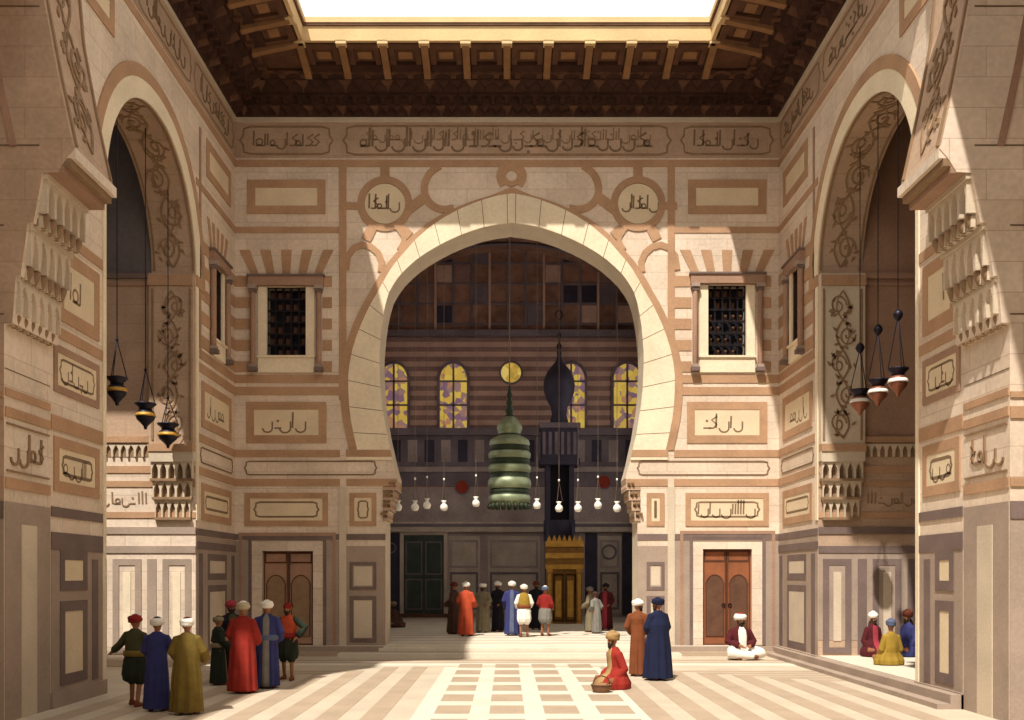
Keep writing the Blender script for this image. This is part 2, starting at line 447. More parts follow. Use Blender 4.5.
for s_ in (-1, 1):                                # reveal of the opening
    for (w0, z0), (w1, z1) in zip(P, P[1:]):
        bw.quad((AC+s_*w0, max(z0, 0), 0), (AC+s_*w1, z1, 0), (AC+s_*w1, z1, -TH), (AC+s_*w0, max(z0, 0), -TH), 'panel_light')
# bays
for (b0, b1, WH, DH, sd) in ((UL, uA, WL, DL, 11), (uB, UR, WR, DR, 23)):
    side_rows(bw, b0, b1)
    c = (WH[0]+WH[2])/2; hw = 1.22
    inset_panel(bw, c-hw, Rw['fr'][0], c+hw, Rw['fr'][1], .25)
    window_zone(bw, WH[0], WH[2], b0+.02, b1-.25, WH[0]-.52, WH[2]+.52)
    inset_panel(bw, c-hw-.03, Rw['pan'][0], c+hw+.03, Rw['pan'][1], .24, seed=sd)
    cartouche(bw, b0+.3 if b0 < 0 else b0-1.15, Rw['car'][0]+.04, b1+1.15 if b0 < 0 else b1-.3, Rw['car'][1]-.04, .04, 'script')
    inset_panel(bw, c-hw-.08, Rw['lpan'][0], c+hw+.08, Rw['lpan'][1], .17, cart=True, seed=sd+5 if b0 > 0 else None)
    # frieze cartouche and door surround
    cartouche(bw, c-1.45, Rw['frieze'][0]+.12, c+1.45, Rw['frieze'][1]-.12, .06, 'carve')
    script(bw, c-1.1, Rw['frieze'][0]+.2, c+1.3, Rw['frieze'][1]-.18, 'script', sd+2, dens=1.7)
    o = .3
    dz = DH[3]+.35
    bw.slab(b0, .28, DH[0]-.34, Rw['g1'][0]-.03, 'dado', .015); bw.slab(DH[2]+.34, .28, b1, Rw['g1'][0]-.03, 'dado', .015)
    bw.slab(DH[0]-.34, dz, DH[2]+.34, Rw['g1'][0]-.03, 'dado', .015)
    bw.frame(DH[0]-.42, .2, DH[2]+.42, dz+.1, .1, 'dado_dark', .03)
    bw.frame(DH[0]-.72, .2, DH[2]+.72, dz+.22, .1, 'rose', .03)
# strips beside the bays
for (a, b) in ((uA-.02, uA+.2), (uB-.2, uB+.02)):
    bw.slab(a, zb(400), b, Rw['b1'][0], 'ochre', .03)
    bw.slab(a, .29, b, Rw['b5'][0]-.03, 'panel_light', .036)
bw.slab(uA, Rw['b1'][0], uB, Rw['b1'][1], 'ochre', .022)
# central frieze
bw.slab(uA, Rw['frieze'][0], uB, Rw['frieze'][1], 'frieze', .01); bw.slab(uA, Rw['frieze'][1], uB, ZT, 'panel_light', .06)
cartouche(bw, uA+.1, Rw['frieze'][0]+.1, uB-.1, Rw['frieze'][1]-.1, .07, 'carve')
script(bw, uA+.55, Rw['frieze'][0]+.14, uB-.5, Rw['frieze'][1]-.1, 'script', 77, .03, dens=1.7)
script(bw, uA+.7, Rw['frieze'][0]+.42, uB-.6, Rw['frieze'][1]-.12, 'carve', 78, .022, dens=1.3)
# ochre band round the ring
OB = prof3([(y, h+(8 if y > 215 else 7)) for y, h in outer[:-1]])+[(0, zb(187))]
NP = 60
for s_ in (-1, 1):
    A = [(AC+s_*w, z) for w, z in blerp(prof3(outer), NP)]; B = [(AC+s_*w, z) for w, z in blerp(OB, NP)]
    bw.band(A, B, 'ochre', .035)
def c_oval(cx, cy, rx, ry, w=6, disc=None):
    bw.ring(xb(cx), zb(cy), rx*DB/FOC, ry*DB/FOC, w*DB/FOC, 'ochre', .034, 32)
for mx in (1, -1):
    g = lambda px: 511.5+mx*(px-511.5)
    # roundel with writing
    c_oval(g(385), 204, 24, 24, 7)
    bw.disc(xb(g(385)), zb(204), 20*.03125, 20*.03125, 'inset', .02, 32)
    script(bw, xb(g(385))-.56, zb(214), xb(g(385))+.7, zb(193), 'script', 25 if mx == 1 else 9, .03, dens=2.2)
    # links
    def link(p, q, w=7): bw.stroke([(xb(g(p[0])), zb(p[1])), (xb(g(q[0])), zb(q[1]))], w*.03125, 'ochre', .032)
    link((385, 165), (385, 180), 9); link((346, 206), (361, 206), 7); link((408, 210), (424, 198), 10); link((372, 228), (366, 240), 10)
    link((398, 226), (410, 236), 9)
    # long rounded panel by the crown
    def sm(pts, w, t):
        P = [pts[0]]
        for a_, b_, c_ in zip(pts, pts[1:], pts[2:]): P += [((a_[0]+6*b_[0]+c_[0])/8, (a_[1]+6*b_[1]+c_[1])/8), ((b_[0]+c_[0])/2, (b_[1]+c_[1])/2)]
        bw.stroke([(xb(g(x)), zb(y)) for x, y in P+[pts[-1]]], w*.03125, 'ochre', t)
    sm([(454, 208), (447, 210), (438, 209), (430, 204), (425, 196), (424, 187), (427, 177), (433, 170), (440, 166)], 7, .0335)
    sm([(503, 166), (499, 172), (499, 180), (503, 186)], 5, .0335)
    sm([(398, 228), (404, 236), (404, 243), (399, 250)], 5, .0345)
    # tall drop-shaped panel by the haunch
    pts = [(346, 270), (348, 256), (354, 248), (362, 245), (371, 247), (378, 253), (382, 262), (381, 272)]
    bw.stroke([(xb(g(a)), zb(b)) for a, b in pts], 6.5*.03125, 'ochre', .033)
    # wedge line from the haunch down to the strip
    bw.stroke([(xb(g(a)), zb(b)) for a, b in ((349, 412), (350, 425), (354, 438), (357, 449))], 3*.03125, 'ochre', .04)
bw.ring(xb(511.5), zb(176), 8*.03125, 8*.03125, 5*.03125, 'ochre', .036, 20)
# bands on the piers
for s_ in (-1, 1):
    def pier(y0, y1, m, t=.022, pad=0):
        z0, z1 = zb(y1), zb(y0)
        e0 = AC+s_*hw_at(inner, z0); e1 = AC+s_*hw_at(inner, z1); o_ = uA+.2 if s_ < 0 else uB-.2
        bw.poly([(o_, z0), (e0, z0), (e1, z1), (o_, z1)], m, t)
    pier(450, 457, 'ochre', .06); pier(479, 486, 'ochre'); pier(457, 460, 'ringstone', .05)
    pier(534, 540, 'dado_dark'); pier(546, 653, 'dado', .012)
    x0, x1 = sorted((AC+s_*4.22, (uA+.3 if s_ < 0 else uB-.3)))
    inset_panel(bw, x0, Rw['lpan'][0], x1+.0, Rw['lpan'][1], .15, cart=True)
    
    bw.frame(x0, zb(590), x1, zb(562), .1, 'dado_dark', .03); bw.slab(x0+.14, zb(590)+.14, x1-.14, zb(562)-.14, 'panel_light', .018)
    bw.frame(x0, .4, x1, zb(596), .12, 'dado_dark', .03); bw.slab(x0+.14, .54, x1-.14, zb(596)-.14, 'panel_light', .015)
wall_back = bw.build('wall_back', kind='structure')

# ring of the arch as its own part, with fine joints
rg = MB(FB)
IN = [p for p in prof3(inner) if p[1] >= zb(450)-.001]
NR = 78
for s_ in (-1, 1):
    A = [(AC+s_*w, z) for w, z in blerp(IN, NR)]; B = [(AC+s_*w, z) for w, z in blerp(prof3(outer), NR)]
    rg.band(A, B, 'ringstone', .05)
    for i in range(4, NR-1, 6):
        rg.stroke([A[i], B[i]], .018, 'joint', .053)
rg.build('arch_ring', wall_back)
# muqarnas brackets under the springing
for s_ in (-1, 1):
    cb = MB(lambda u, v, n: (AC+s_*u, DB-.02+n, v))
    for i in range(4):
        z0 = zb(521)+i*(zb(480)-zb(521))/4; z1 = z0+(zb(480)-zb(521))/4*.98
        u = 3.94-.09*(i+1)
        cb.box((u, z0, -.02), (4.02, z0+(z1-z0)*.3, TH), 'frieze')
        F = lambda a, b, c, uu=u: (AC+s_*(uu+.08-c), DB-.02+a, b)
        q = MB(F); niche_row(q, 0, TH, z0+(z1-z0)*.3, z1, 5, .09, 'frieze', 'carve')
        off = len(cb.v); cb.v += q.v
        for f, m in zip(q.f, q.m): cb.face([k+off for k in f], q.names[m])
        cb.box((u+.04, z0, 0), (4.02, z1, TH), 'carve')
        for k in range(2):
            cb.ball((u+.08+k*.12, z0+(z1-z0)*.7, -.03), (.05, .05, .1), 'carve', 8, 5)
    cb.build('corbel', wall_back)

# windows of the back wall
def court_window(name, H, F, label=None, side=False):
    u0, v0, u1, v1 = H
    root = empty(name, F((u0+u1)/2, v0, 0)); root['kind'] = 'structure'
    iv = Vector(root.location)
    def FF(u, v, n): return tuple(Vector(F(u, v, n))-iv)
    fr = MB(FF)
    fr.frame(u0-.28, v0-.5, u1+.28, v1+.22, .0, 'ringstone', .05) if False else None
    fr.slab(u0-.27, v0-.02, u0, v1, 'ringstone', .05); fr.slab(u1, v0-.02, u1+.27, v1, 'ringstone', .05)
    fr.build('window_surround', root)
    li = MB(FF); li.slab(u0-.56, v1+.02, u1+.56, v1+.3, 'rose', .16); li.slab(u0-.6, v1+.3, u1+.6, v1+.36, 'dado_dark', .2); li.build('lintel', root)
    si = MB(FF); si.slab(u0-.27, v0-.52, u1+.27, v0-.02, 'ringstone', .07); si.slab(u0-.3, v0-.06, u1+.3, v0, 'ringstone', .12); si.build('window_sill', root)
    bk = MB(FF); bk.box((u0-.02, v0-.02, -.5), (u1+.02, v1+.02, -.44), 'dark'); bk.build('interior_shade_sheet', root)  # dark sheet standing in for the unlit space behind the window
    gr = MB(FF)
    nx, nz = 5, 6
    for i in range(nx+1):
        x = u0+(u1-u0)*i/nx; gr.box((x-.022, v0, -.16), (x+.022, v1, -.115), 'iron')
    for j in range(nz+1):
        z = v0+(v1-v0)*j/nz; gr.box((u0, z-.022, -.15), (u1, z+.022, -.105), 'iron')
        for i in range(nx+1):
            x = u0+(u1-u0)*i/nx; gr.box((x-.045, z-.045, -.17), (x+.045, z+.045, -.09), 'iron')
    for i in range(nx):
        for j in range(nz):
            if (i*7+j*3) % 4 == 0: continue
            x = u0+(u1-u0)*(i+.5)/nx; z = v0+(v1-v0)*(j+.5)/nz
            gr.box((x-.07, z-.12, -.3), (x+.05, z+.06, -.27), 'wood_mid')
    gr.build('grille', root)
    for u in (u0-.42, u1+.42):
        c = MB(FF)
        c.tube([(u, v0-.3, .1), (u, v1-.15, .1)], .085, 'rose', 12)
        c.slab(u-.13, v0-.5, u+.13, v0-.38, 'dado_dark', .24); c.slab(u-.1, v0-.4, u+.1, v0-.28, 'dado', .2)
        c.slab(u-.13, v1-.1, u+.13, v1+.02, 'dado', .24); c.slab(u-.1, v1-.2, u+.1, v1-.1, 'dado_dark', .2)
        c.build('column', root)
    return root
court_window('window_1', WL, FB); court_window('window_2', WR, FB)
# doors of the back wall
def court_door(name, H, wood):
    u0, v0, u1, v1 = H; root = empty(name, ((u0+u1)/2, DB+.2, v0)); root['kind'] = 'structure'
    w = u1-u0; h = v1-v0
    for s_ in (-1, 1):
        d = MB(lambda u, v, n: (s_*u, -n, v))
        d.box((.012, .02, 0), (w/2, h, .06), wood)
        d.frame(.03, h*.87, w/2-.05, h-.04, .05, 'door_line', .075)
        a0, a1 = .1, w/2-.12; c = (a0+a1)/2; r = (a1-a0)/2
        pts = [(a0, h*.1), (a0, h*.6)]+[(c-r*math.cos(a)*1.1, h*.6+r*1.5*math.sin(a)) for a in [PI*k/10 for k in range(1, 10)]]+[(a1, h*.6), (a1, h*.1)]
        d.poly(pts, 'wood_mid' if wood == 'door_wood' else 'carve', .075); d.stroke(pts, .03, 'door_line', .085, 0, True)
        d.frame(.02, .03, w/2-.03, h-.01, .035, 'door_line', .07)
        lf = d.build('door_leaf', root)
        k = MB(lambda u, v, n: (s_*u, -n, v)); k.ring(.1, h*.42, .05, .05, .02, 'iron', .1); k.build('ring_handle', lf)
    b = MB(); b.box((-w/2-.03, .12, -.05), (w/2+.03, .18, h+.05), 'dark'); b.build('door_back', root)
court_door('door_1', DL, 'door_wood_pale'); court_door('door_2', DR, 'door_wood')

# ================================================================== SIDE WALLS
UN0, UN1 = 21.15, 27.3           # niche jambs, along the depth
UF = 18.6                        # where the near wall begins
SPR = 10.7; RISE = 3.0
def arch_z(u):
    a, b, spr, rise = UN0, UN1, SPR, RISE
    c = (a+b)/2; r = (b-a)/2; x = min(abs(u-c)/r, 1)
    return spr+rise*(max(0, 1-x**2.15))**.52
def side_wall(sg):
    F = lambda u, v, n: (sg*(SX-n), u, v)
    side = 'left' if sg < 0 else 'right'
    mb = MB(F)
    # far bay with a narrow window, near bay
    hx = 29.05, 29.7
    H = (hx[0], zb(356), hx[1], zb(288))
    us = [UN1, H[0], H[2], DB]; vs = [0, H[1], H[3], ZT]
    grid_holes(mb, us, vs, [H], 'cream'); reveal(mb, H, .45, 'wood_dark')  # dark reveal colour stands in for the shade of the opening
    mb.rect(UF, 0, UN0, ZT, 'cream')
    # over the arch
    K = 40; U = [UN0+(UN1-UN0)*(1-math.cos(PI*i/K))/2 for i in range(K+1)]
    strips(mb, U, [arch_z(u) for u in U], [ZT]*(K+1), 'cream')
    # bands
    side_rows(mb, UN1+.02, DB, True)
    a, b = Rw['frieze']
    mb.slab(UF, b, UN1+.02, ZT, 'panel_light', .06); mb.slab(UF, a, UN1+.02, b, 'frieze', .01); mb.slab(UF, Rw['b1'][0], UN1+.02, Rw['b1'][1], 'ochre', .022)
    for k in range(3):
        q0 = UF+.2+k*4.15; cartouche(mb, q0, a+.12, q0+3.95, b-.12, .06, 'carve'); script(mb, q0+.55, a+.2, q0+3.7, b-.16, 'script', 31+k+int(sg), .03, dens=1.7)
    inset_panel(mb, UN1+.95, Rw['fr'][0], DB-.55, Rw['fr'][1], .25)
    window_zone(mb, H[0], H[2], UN1+.45, DB-.02, H[0]-.42, H[2]+.42)
    inset_panel(mb, UN1+.5, Rw['pan'][0], DB-.5, Rw['pan'][1], .24, seed=41)
    cartouche(mb, UN1+.4, Rw['car'][0]+.04, DB-.3, Rw['car'][1]-.04, .04, 'script')
    inset_panel(mb, UN1+.5, Rw['lpan'][0], DB-.5, Rw['lpan'][1], .2, cart=True)
    mb.slab(UN1+.02, .12, DB, Rw['g1'][0]-.02, 'dado', .012); mb.slab(UN1+.02, Rw['g2'][0], DB, Rw['g2'][1]+.02, 'dado_dark', .03)
    dado_panels(mb, UN1+.7, DB-.6, .35, None, 1)
    mb.slab(UN1+.25, .3, UN1+.6, Rw['g2'][0]-.12, 'dado_dark', .02); mb.slab(DB-.45, .3, DB-.12, Rw['g2'][0]-.12, 'dado_dark', .02)
    mb.slab(UN1+.3, Rw['b3'][0], UN1+.42, Rw['b2'][1]+1.5, 'rose', .03)
    # ring of the niche arch: cream then ochre
    KK = 44
    def curve(off):
        c = (UN0+UN1)/2; r = (UN1-UN0)/2
        P = [(c-(r+off)*math.cos(PI*i/KK), SPR+(RISE+off)*max(0, 1-abs(math.cos(PI*i/KK))**2.15)**.52) for i in range(KK+1)]
        return P
    mb.band(curve(0.0), curve(.45), 'ringstone', .03); mb.band(curve(.45), curve(.74), 'ochre', .04)
    for (p, q) in ((UN0-.74, UN0), (UN1+.02, UN1+.74)):
        mb.slab(p, SPR-.32, q, SPR, 'ochre', .04)
    mb.slab(UN0-.16, 0.3, UN0, SPR-.32, 'ringstone', .03); mb.slab(UN1, 4.0, UN1+.2, SPR-.32, 'ringstone', .03)
    # panels in the spandrels
    if True:
        inset_panel(mb, UF+.2, 14.1, UF+3.0, 15.0, .25); mb.slab(UF, 13.3, UF+1.1, 13.5, 'ochre', .022)
    # near bay
    n0, n1 = UF+.03, UN0-.2
    for (z0, z1, m) in ((8.9, 9.1, 'ochre'), (7.0, 7.2, 'ochre'), (Rw['b5'][0]-.05, Rw['b5'][1], 'ochre'), (Rw['g1'][0], Rw['g1'][1], 'dado_dark'), (Rw['g2'][0]-.25, Rw['g2'][1]-.1, 'dado_dark')):
        mb.slab(n0, z0, n1+.2, z1, m, .024)
    inset_panel(mb, n0+.25, 7.35, n1-.15, 8.75, .25, seed=13)
    inset_panel(mb, n0+.1, 5.95, n1-.15, 6.85, .14, cart=True, seed=17, m='rose')
    inset_panel(mb, n0+.1, Rw['lpan'][0]+.05, n1-.15, Rw['lpan'][1]+.05, .2, cart=True, seed=19)
    mb.slab(UF, 0, n1+.2, .3, 'dado', .05)
    mb.slab(n0, .3, n1+.2, Rw['g2'][0]-.25, 'dado', .012)
    mb.slab(n1-.5, .35, n1-.2, Rw['g2'][0]-.4, 'dado_dark', .022)
    inset_panel(mb, n0+.35, 2.2, n1-.75, 2.98, .19, 'dado_dark')
    inset_panel(mb, n0+.35, .4, n1-.75, 2.0, .2, 'dado_dark')
    # plinth along the wall foot
    mb.slab(UN1+.0, 0, DB, .3, 'dado', .1)
    w = mb.build('wall_'+side, kind='structure')
    # arch barrel (1.2 m deep)
    D = 1.2
    sf = MB(F); U2 = U
    for i in range(K):
        sf.quad((U[i], arch_z(U[i]), 0), (U[i+1], arch_z(U[i+1]), 0), (U[i+1], arch_z(U[i+1]), -D), (U[i], arch_z(U[i]), -D), 'frieze')
    sf.quad((UN0, 0, 0), (UN0, SPR, 0), (UN0, SPR, -D), (UN0, 0, -D), 'panel_light')
    # wall above the barrel on the niche side
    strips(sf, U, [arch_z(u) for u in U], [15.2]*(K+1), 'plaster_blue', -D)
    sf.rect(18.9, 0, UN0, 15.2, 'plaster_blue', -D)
    # arabesque carved on the barrel, developed along its curve
    half = [(u, arch_z(u)) for u in U]
    dev = blerp(half, 160); LT = 0; cum = [0]
    for p, q in zip(dev, dev[1:]): LT += math.hypot(q[0]-p[0], q[1]-p[1]); cum.append(LT)
    def FS(s, v, n):
        t = min(max(s/LT, 0), .9999)*(len(dev)-1); i = int(t); f = t-i
        a_, b_ = dev[i], dev[i+1]; u = a_[0]+(b_[0]-a_[0])*f; z = a_[1]+(b_[1]-a_[1])*f
        du, dz = b_[0]-a_[0], b_[1]-a_[1]; l = math.hypot(du, dz) or 1
        return F(u+dz/l*n, z-du/l*n, -v)
    sf.F = FS
    vine(sf, .2, .12, LT-.2, D-.12, 'carve', 3, .025, vertical=False)
    for v in (.06, D-.08): sf.stroke([(.1+(LT-.2)*k/60, v) for k in range(61)], .05, 'carve', .03)
    sf.build('niche_arch_soffit', w)
    # pilaster on the far jamb, held by a corbel
    FJ = lambda u, v, n: (sg*(SX+u), UN1-n, v)
    pl = MB(FJ)
    pl.box((.006, 6.05, .001), (D, SPR-.02, .22), 'frieze' if sg < 0 else 'panel_light')
    pl.slab(.012, SPR-.36, D+.02, SPR-.08, 'ochre', .26)
    pl.slab(.012, 5.85, D+.02, 6.05, 'ochre', .27)
    for u in (.05, D-.13): pl.slab(u, 6.15, u+.06, SPR-.45, 'carve', .24)
    pl2 = MB(lambda u, v, n: FJ(u, v, n+.22)); vine(pl2, .16, 6.2, D-.18, SPR-.5, 'carve', 5, .025); 
    off = len(pl.v); pl.v += pl2.v
    for f, m in zip(pl2.f, pl2.m): pl.face([k+off for k in f], pl2.names[m])
    pl.build('pilaster', w)
    co = MB(FJ)
    zc = [4.0, 4.55, 5.05, 5.6]; 
    for i in range(3):
        o_ = .1+.045*i
        niche_row(co, .12-.04*i, D-.12+.04*i, zc[i]+.06, zc[i+1], 5, o_, 'panel_light', 'carve')
        co.slab(.1-.04*i, zc[i], D-.1+.04*i, zc[i]+.07, 'carve', o_+.03)
        co.slab(.1-.04*i, zc[i+1]-.03, D-.1+.04*i, zc[i+1], 'panel_light', o_+.05)
    co.slab(0, 5.6, D, 5.85, 'panel_light', .24)
    co.build('corbel', w)
    return w, F
wall_left, FL_ = side_wall(-1)
UN0 = 20.75
wall_right, FR_ = side_wall(1)

def narrow_window(name, sg):
    F = lambda u, v, n: (sg*(SX-n), u, v)
    H = (29.05, zb(356), 29.7, zb(288))
    court_window(name, H, F)
narrow_window('window_3', -1); narrow_window('window_4', 1)

# niches behind the side arches
def niche_room(sg):
    XB = 15.5; D = 1.2
    F = lambda u, v, n: (sg*u, UN1+.0-n, v)      # jamb plane, u = distance from the axis
    mb = MB(F)
    zj = lambda py: zb(py, UN1)
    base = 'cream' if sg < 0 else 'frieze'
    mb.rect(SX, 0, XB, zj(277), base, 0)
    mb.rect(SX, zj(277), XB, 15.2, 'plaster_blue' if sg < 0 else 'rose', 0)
    xs = SX+D+.02
    def b(y0, y1, m, t=.025, x0=None): mb.slab(x0 or xs, zj(y1), XB, zj(y0), m, t)
    b(274, 279, 'dado_dark' if sg < 0 else 'rose', .1); b(283, 286, 'rose', .05)
    b(280, 440, 'rose' if sg > 0 else 'frieze', .01)
    b(437, 443, 'ochre', .12)
    mb2 = MB(F); niche_row(mb, xs, XB, zj(457), zj(444), 28, .08, 'panel_light', 'carve')
    for (y0, y1, m) in ((466, 473, 'ochre'), (481, 487, 'ochre'), (512, 518, 'ochre')): b(y0, y1, m, .025, SX+.0)
    script(mb, SX+D+.1, zj(508), XB, zj(490), 'carve', 51, .02)
    for (y0, y1) in ((527, 534), (546, 553)): b(y0, y1, 'dado_dark' if sg > 0 else 'dado', .03, SX+.0)
    if sg > 0: b(553, 640, 'dado', .01, SX)
    zt, z0 = zj(559), .35
    u = SX+.12
    while u < XB-.5:
        mb.frame(u, z0, u+.78, zt, .17, 'dado' if sg < 0 else 'dado_dark', .022); mb.slab(u+.29, z0+.35, u+.5, zt-.35, 'panel_light' if sg > 0 else 'ringstone', .02)
        mb.slab(u+.95, z0, u+1.2, zt, 'dado' if sg < 0 else 'dado_dark', .02)
        u += 1.36
    o = mb.build('wall_niche_'+('left' if sg < 0 else 'right'), kind='structure')
    # enclosing walls and vault
    en = MB()
    en.box((sg*XB, 18.7, -.1), (sg*(XB+.3), UN1+.3, 15.2), 'frieze')
    yn = 18.7 if sg < 0 else 19.1
    en.box((sg*(SX+D), yn, -.1), (sg*(XB+.3), yn+.25, 14.3 if sg < 0 else 15.2), 'frieze')
    if sg < 0: en.box((-SX-D-.02, 18.65, 0), (-SX-.02, 19.5, 15.2), 'frieze')
    en.build('side_wall', o)
    c = MB()
    if sg > 0:
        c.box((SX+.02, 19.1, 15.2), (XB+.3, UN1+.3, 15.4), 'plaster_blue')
    else:      # unseen roof opening added over the left niche to let sun onto its jamb
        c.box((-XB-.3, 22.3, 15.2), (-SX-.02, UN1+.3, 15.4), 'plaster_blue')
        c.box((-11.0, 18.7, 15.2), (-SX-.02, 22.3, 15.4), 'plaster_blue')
    c.build('roof', o)
    return o
niche_room(-1); niche_room(1)

# ================================================================== NEAR WALL (arch the viewer looks through)
Y0, Y1 = 16.9, UF
def near_prof():
    P = [(8.5, 0), (8.5, 6.6), (7.45, 9.45), (7.3, 9.7), (7.33, 9.75), (7.45, 10.3), (7.6, 11.0), (7.73, 11.7), (7.84, 12.3), (7.92, 13.2), (7.95, 14.2), (7.9, 15.4), (7.78, 16.78)]
    return P
def near_pier(sg):
    side = 'left' if sg < 0 else 'right'
    mb = MB(lambda u, v, n: (sg*u, Y0-n, v))
    P = near_prof(); ST = [(8.5, 0), (8.5, 9.7)]+P[3:]
    ST = [(8.5, 0), (8.5, 6.75), (8.36, 6.76), (8.30, 7.55), (8.22, 7.56), (8.1, 8.45), (8.0, 8.46), (7.85, 9.3), (7.6, 9.31), (7.45, 9.55), (7.3, 9.72)]+P[4:]
    XO = 9.75 if sg < 0 else 14.0
    for (w0, z0), (w1, z1) in zip(ST, ST[1:]):
        if abs(z1-z0) < 1e-6: continue
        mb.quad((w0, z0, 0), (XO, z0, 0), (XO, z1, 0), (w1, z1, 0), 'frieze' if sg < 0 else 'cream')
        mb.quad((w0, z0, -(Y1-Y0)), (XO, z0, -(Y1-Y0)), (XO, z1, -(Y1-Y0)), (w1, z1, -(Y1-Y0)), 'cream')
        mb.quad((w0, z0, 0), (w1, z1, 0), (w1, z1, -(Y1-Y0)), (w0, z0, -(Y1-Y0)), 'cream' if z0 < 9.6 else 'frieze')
    mb.rect(8.5, ZT, XO, ZT, 'frieze')
    # spandrel moulding and block joints
    O = [(w+.95+.05*max(0, z-12), z) for w, z in P[4:]]
    mb.band(O, [(w+.12, z) for w, z in O], 'rose', .03); mb.band([(w+.5, z) for w, z in O], [(w+.58, z) for w, z in O], 'carve', .03)
    for z in (9.75, 8.4, 6.9, 12.1, 13.9): mb.slab(8.5 if z < 9.7 else 7.9, z, XO, z+.025, 'joint', .008)
    for (z0, z1, m) in ((5.15, 5.35, 'ochre'), (5.5, 5.6, 'ochre'), (4.0, 4.15, 'ochre'), (3.45, 3.75, 'dado_dark')): mb.slab(8.5, z0, XO, z1, m, .03)
    mb.slab(8.5, 0, XO, 3.45, 'dado', .012); mb.slab(8.8, .3, 9.3, 3.2, 'panel_light', .02)
    # ornament on the face of the passage: u along the depth
    mb.F = lambda u, v, n: (sg*(8.5-n), u, v)
    a, b = Y0+.02, Y1-.02
    for (z0, z1, m) in ((5.55, 5.68, 'ochre'), (5.2, 5.36, 'ochre'), (3.98, 4.16, 'ochre')): mb.slab(a, z0, b, z1, m, .025)
    script(mb, a+.12, 4.35, b-.02, 5.0, 'carve', 64, .03, dens=2.0)
    mb.stroke([(a+.05, 4.28), (b-.05, 4.28)], .03, 'carve', .03); mb.stroke([(a+.05, 5.08), (b-.05, 5.08)], .03, 'carve', .03)
    mb.slab(a, 0, b, 3.75, 'dado', .015)
    mb.slab(a+.55, 0.0, b-.55, 3.38, 'panel_light', .03)
    mb.slab(a, 6.0, b, 6.012, 'joint', .01)
    # developed arch soffit
    cur = blerp(P[3:], 60); LT = sum(math.hypot(q[0]-p[0], q[1]-p[1]) for p, q in zip(cur, cur[1:]))
    def FS(v, s, n):
        t = min(max(s/LT, 0), .9999)*(len(cur)-1); i = int(t); f = t-i
        p, q = cur[i], cur[i+1]
        return (sg*(p[0]+(q[0]-p[0])*f-n), v, p[1]+(q[1]-p[1])*f)
    mb.F = FS
    vine(mb, a+.25, .3, b-.25, LT-.1, 'carve', 71, .03)
    for v in (a+.1, b-.1): mb.stroke([(v, .1+(LT-.12)*k/40) for k in range(41)], .07, 'carve', .035)
    w = mb.build('wall_near_'+side, kind='structure')
    # muqarnas corbel
    F = lambda u, v, n: (sg*(8.5-n), u, v)
    c = MB(F)
    tiers = [(6.75, 7.55, .2), (7.55, 8.45, .42), (8.45, 9.3, .7)]
    a, b = Y0-.02, Y1+.02
    for i, (z0, z1, n) in enumerate(tiers):
        h = z1-z0; lo = n-.24
        c.box((a+.12, z0, 0), (b-.12, z1, max(lo, .02)+.06), 'carve')
        # lower little scallops
        k = 6; wd = (b-a-.2)/k
        for j in range(k):
            u = a+.1+j*wd
            c.box((u+wd*.2, z0-.02, max(lo, 0)), (u+wd*.8, z0+h*.2, lo+.14), 'panel_light')
            c.tube([(u+wd*.5, z0+h*.02, lo+.1), (u+wd*.5, z0+h*.2, lo+.16)], wd*.28, 'carve', 8)
        kk = 5; q = MB(lambda u, v, n_, lo=lo: F(u, v, n_+max(lo, 0))); niche_row(q, a+.1, b-.1, z0+h*.24, z1-h*.06, kk, .24, 'panel_light', 'carve')
        off = len(c.v); c.v += q.v
        for f, m in zip(q.f, q.m): c.face([x+off for x in f], q.names[m])
        c.box((a+.05, z1-h*.1, 0), (b-.05, z1+.02, n+.03), 'panel_light')
    c.build('corbel', w)
    ab = MB(F)
    ab.box((Y0+.01, 9.3, 0), (b+.02, 9.42, 1.0), 'rose'); ab.box((Y0+.012, 9.42, 0), (b+.04, 9.55, 1.12), 'carve'); ab.box((Y0+.014, 9.55, 0), (b+.08, 9.73, 1.2), 'cream')
    ab.build('impost', w)
    return w
near_pier(-1); near_pier(1)
# unseen roof slabs and ledge, added to keep sun off the near wall
ah = MB(); ah.box((-15, 3, 14.2), (-9.0, 16.9, 14.5), 'plaster_blue'); ah.box((6.6, 3, 14.2), (15, 16.9, 14.5), 'plaster_blue')
ah.box((-14, 14.2, 12.6), (-7.85, 16.88, 12.9), 'frieze'); ah.build('sun_blocker_slabs', kind='structure')
nh = MB(); nh.box((-14.3, -3, 0), (-14, 16.9, 14.5), 'frieze'); nh.box((14, -3, 0), (14.3, 16.9, 14.5), 'frieze'); nh.box((-14.3, -3.3, 0), (14.3, -3, 14.5), 'frieze')
nh.build('wall_viewers_hall', kind='structure')

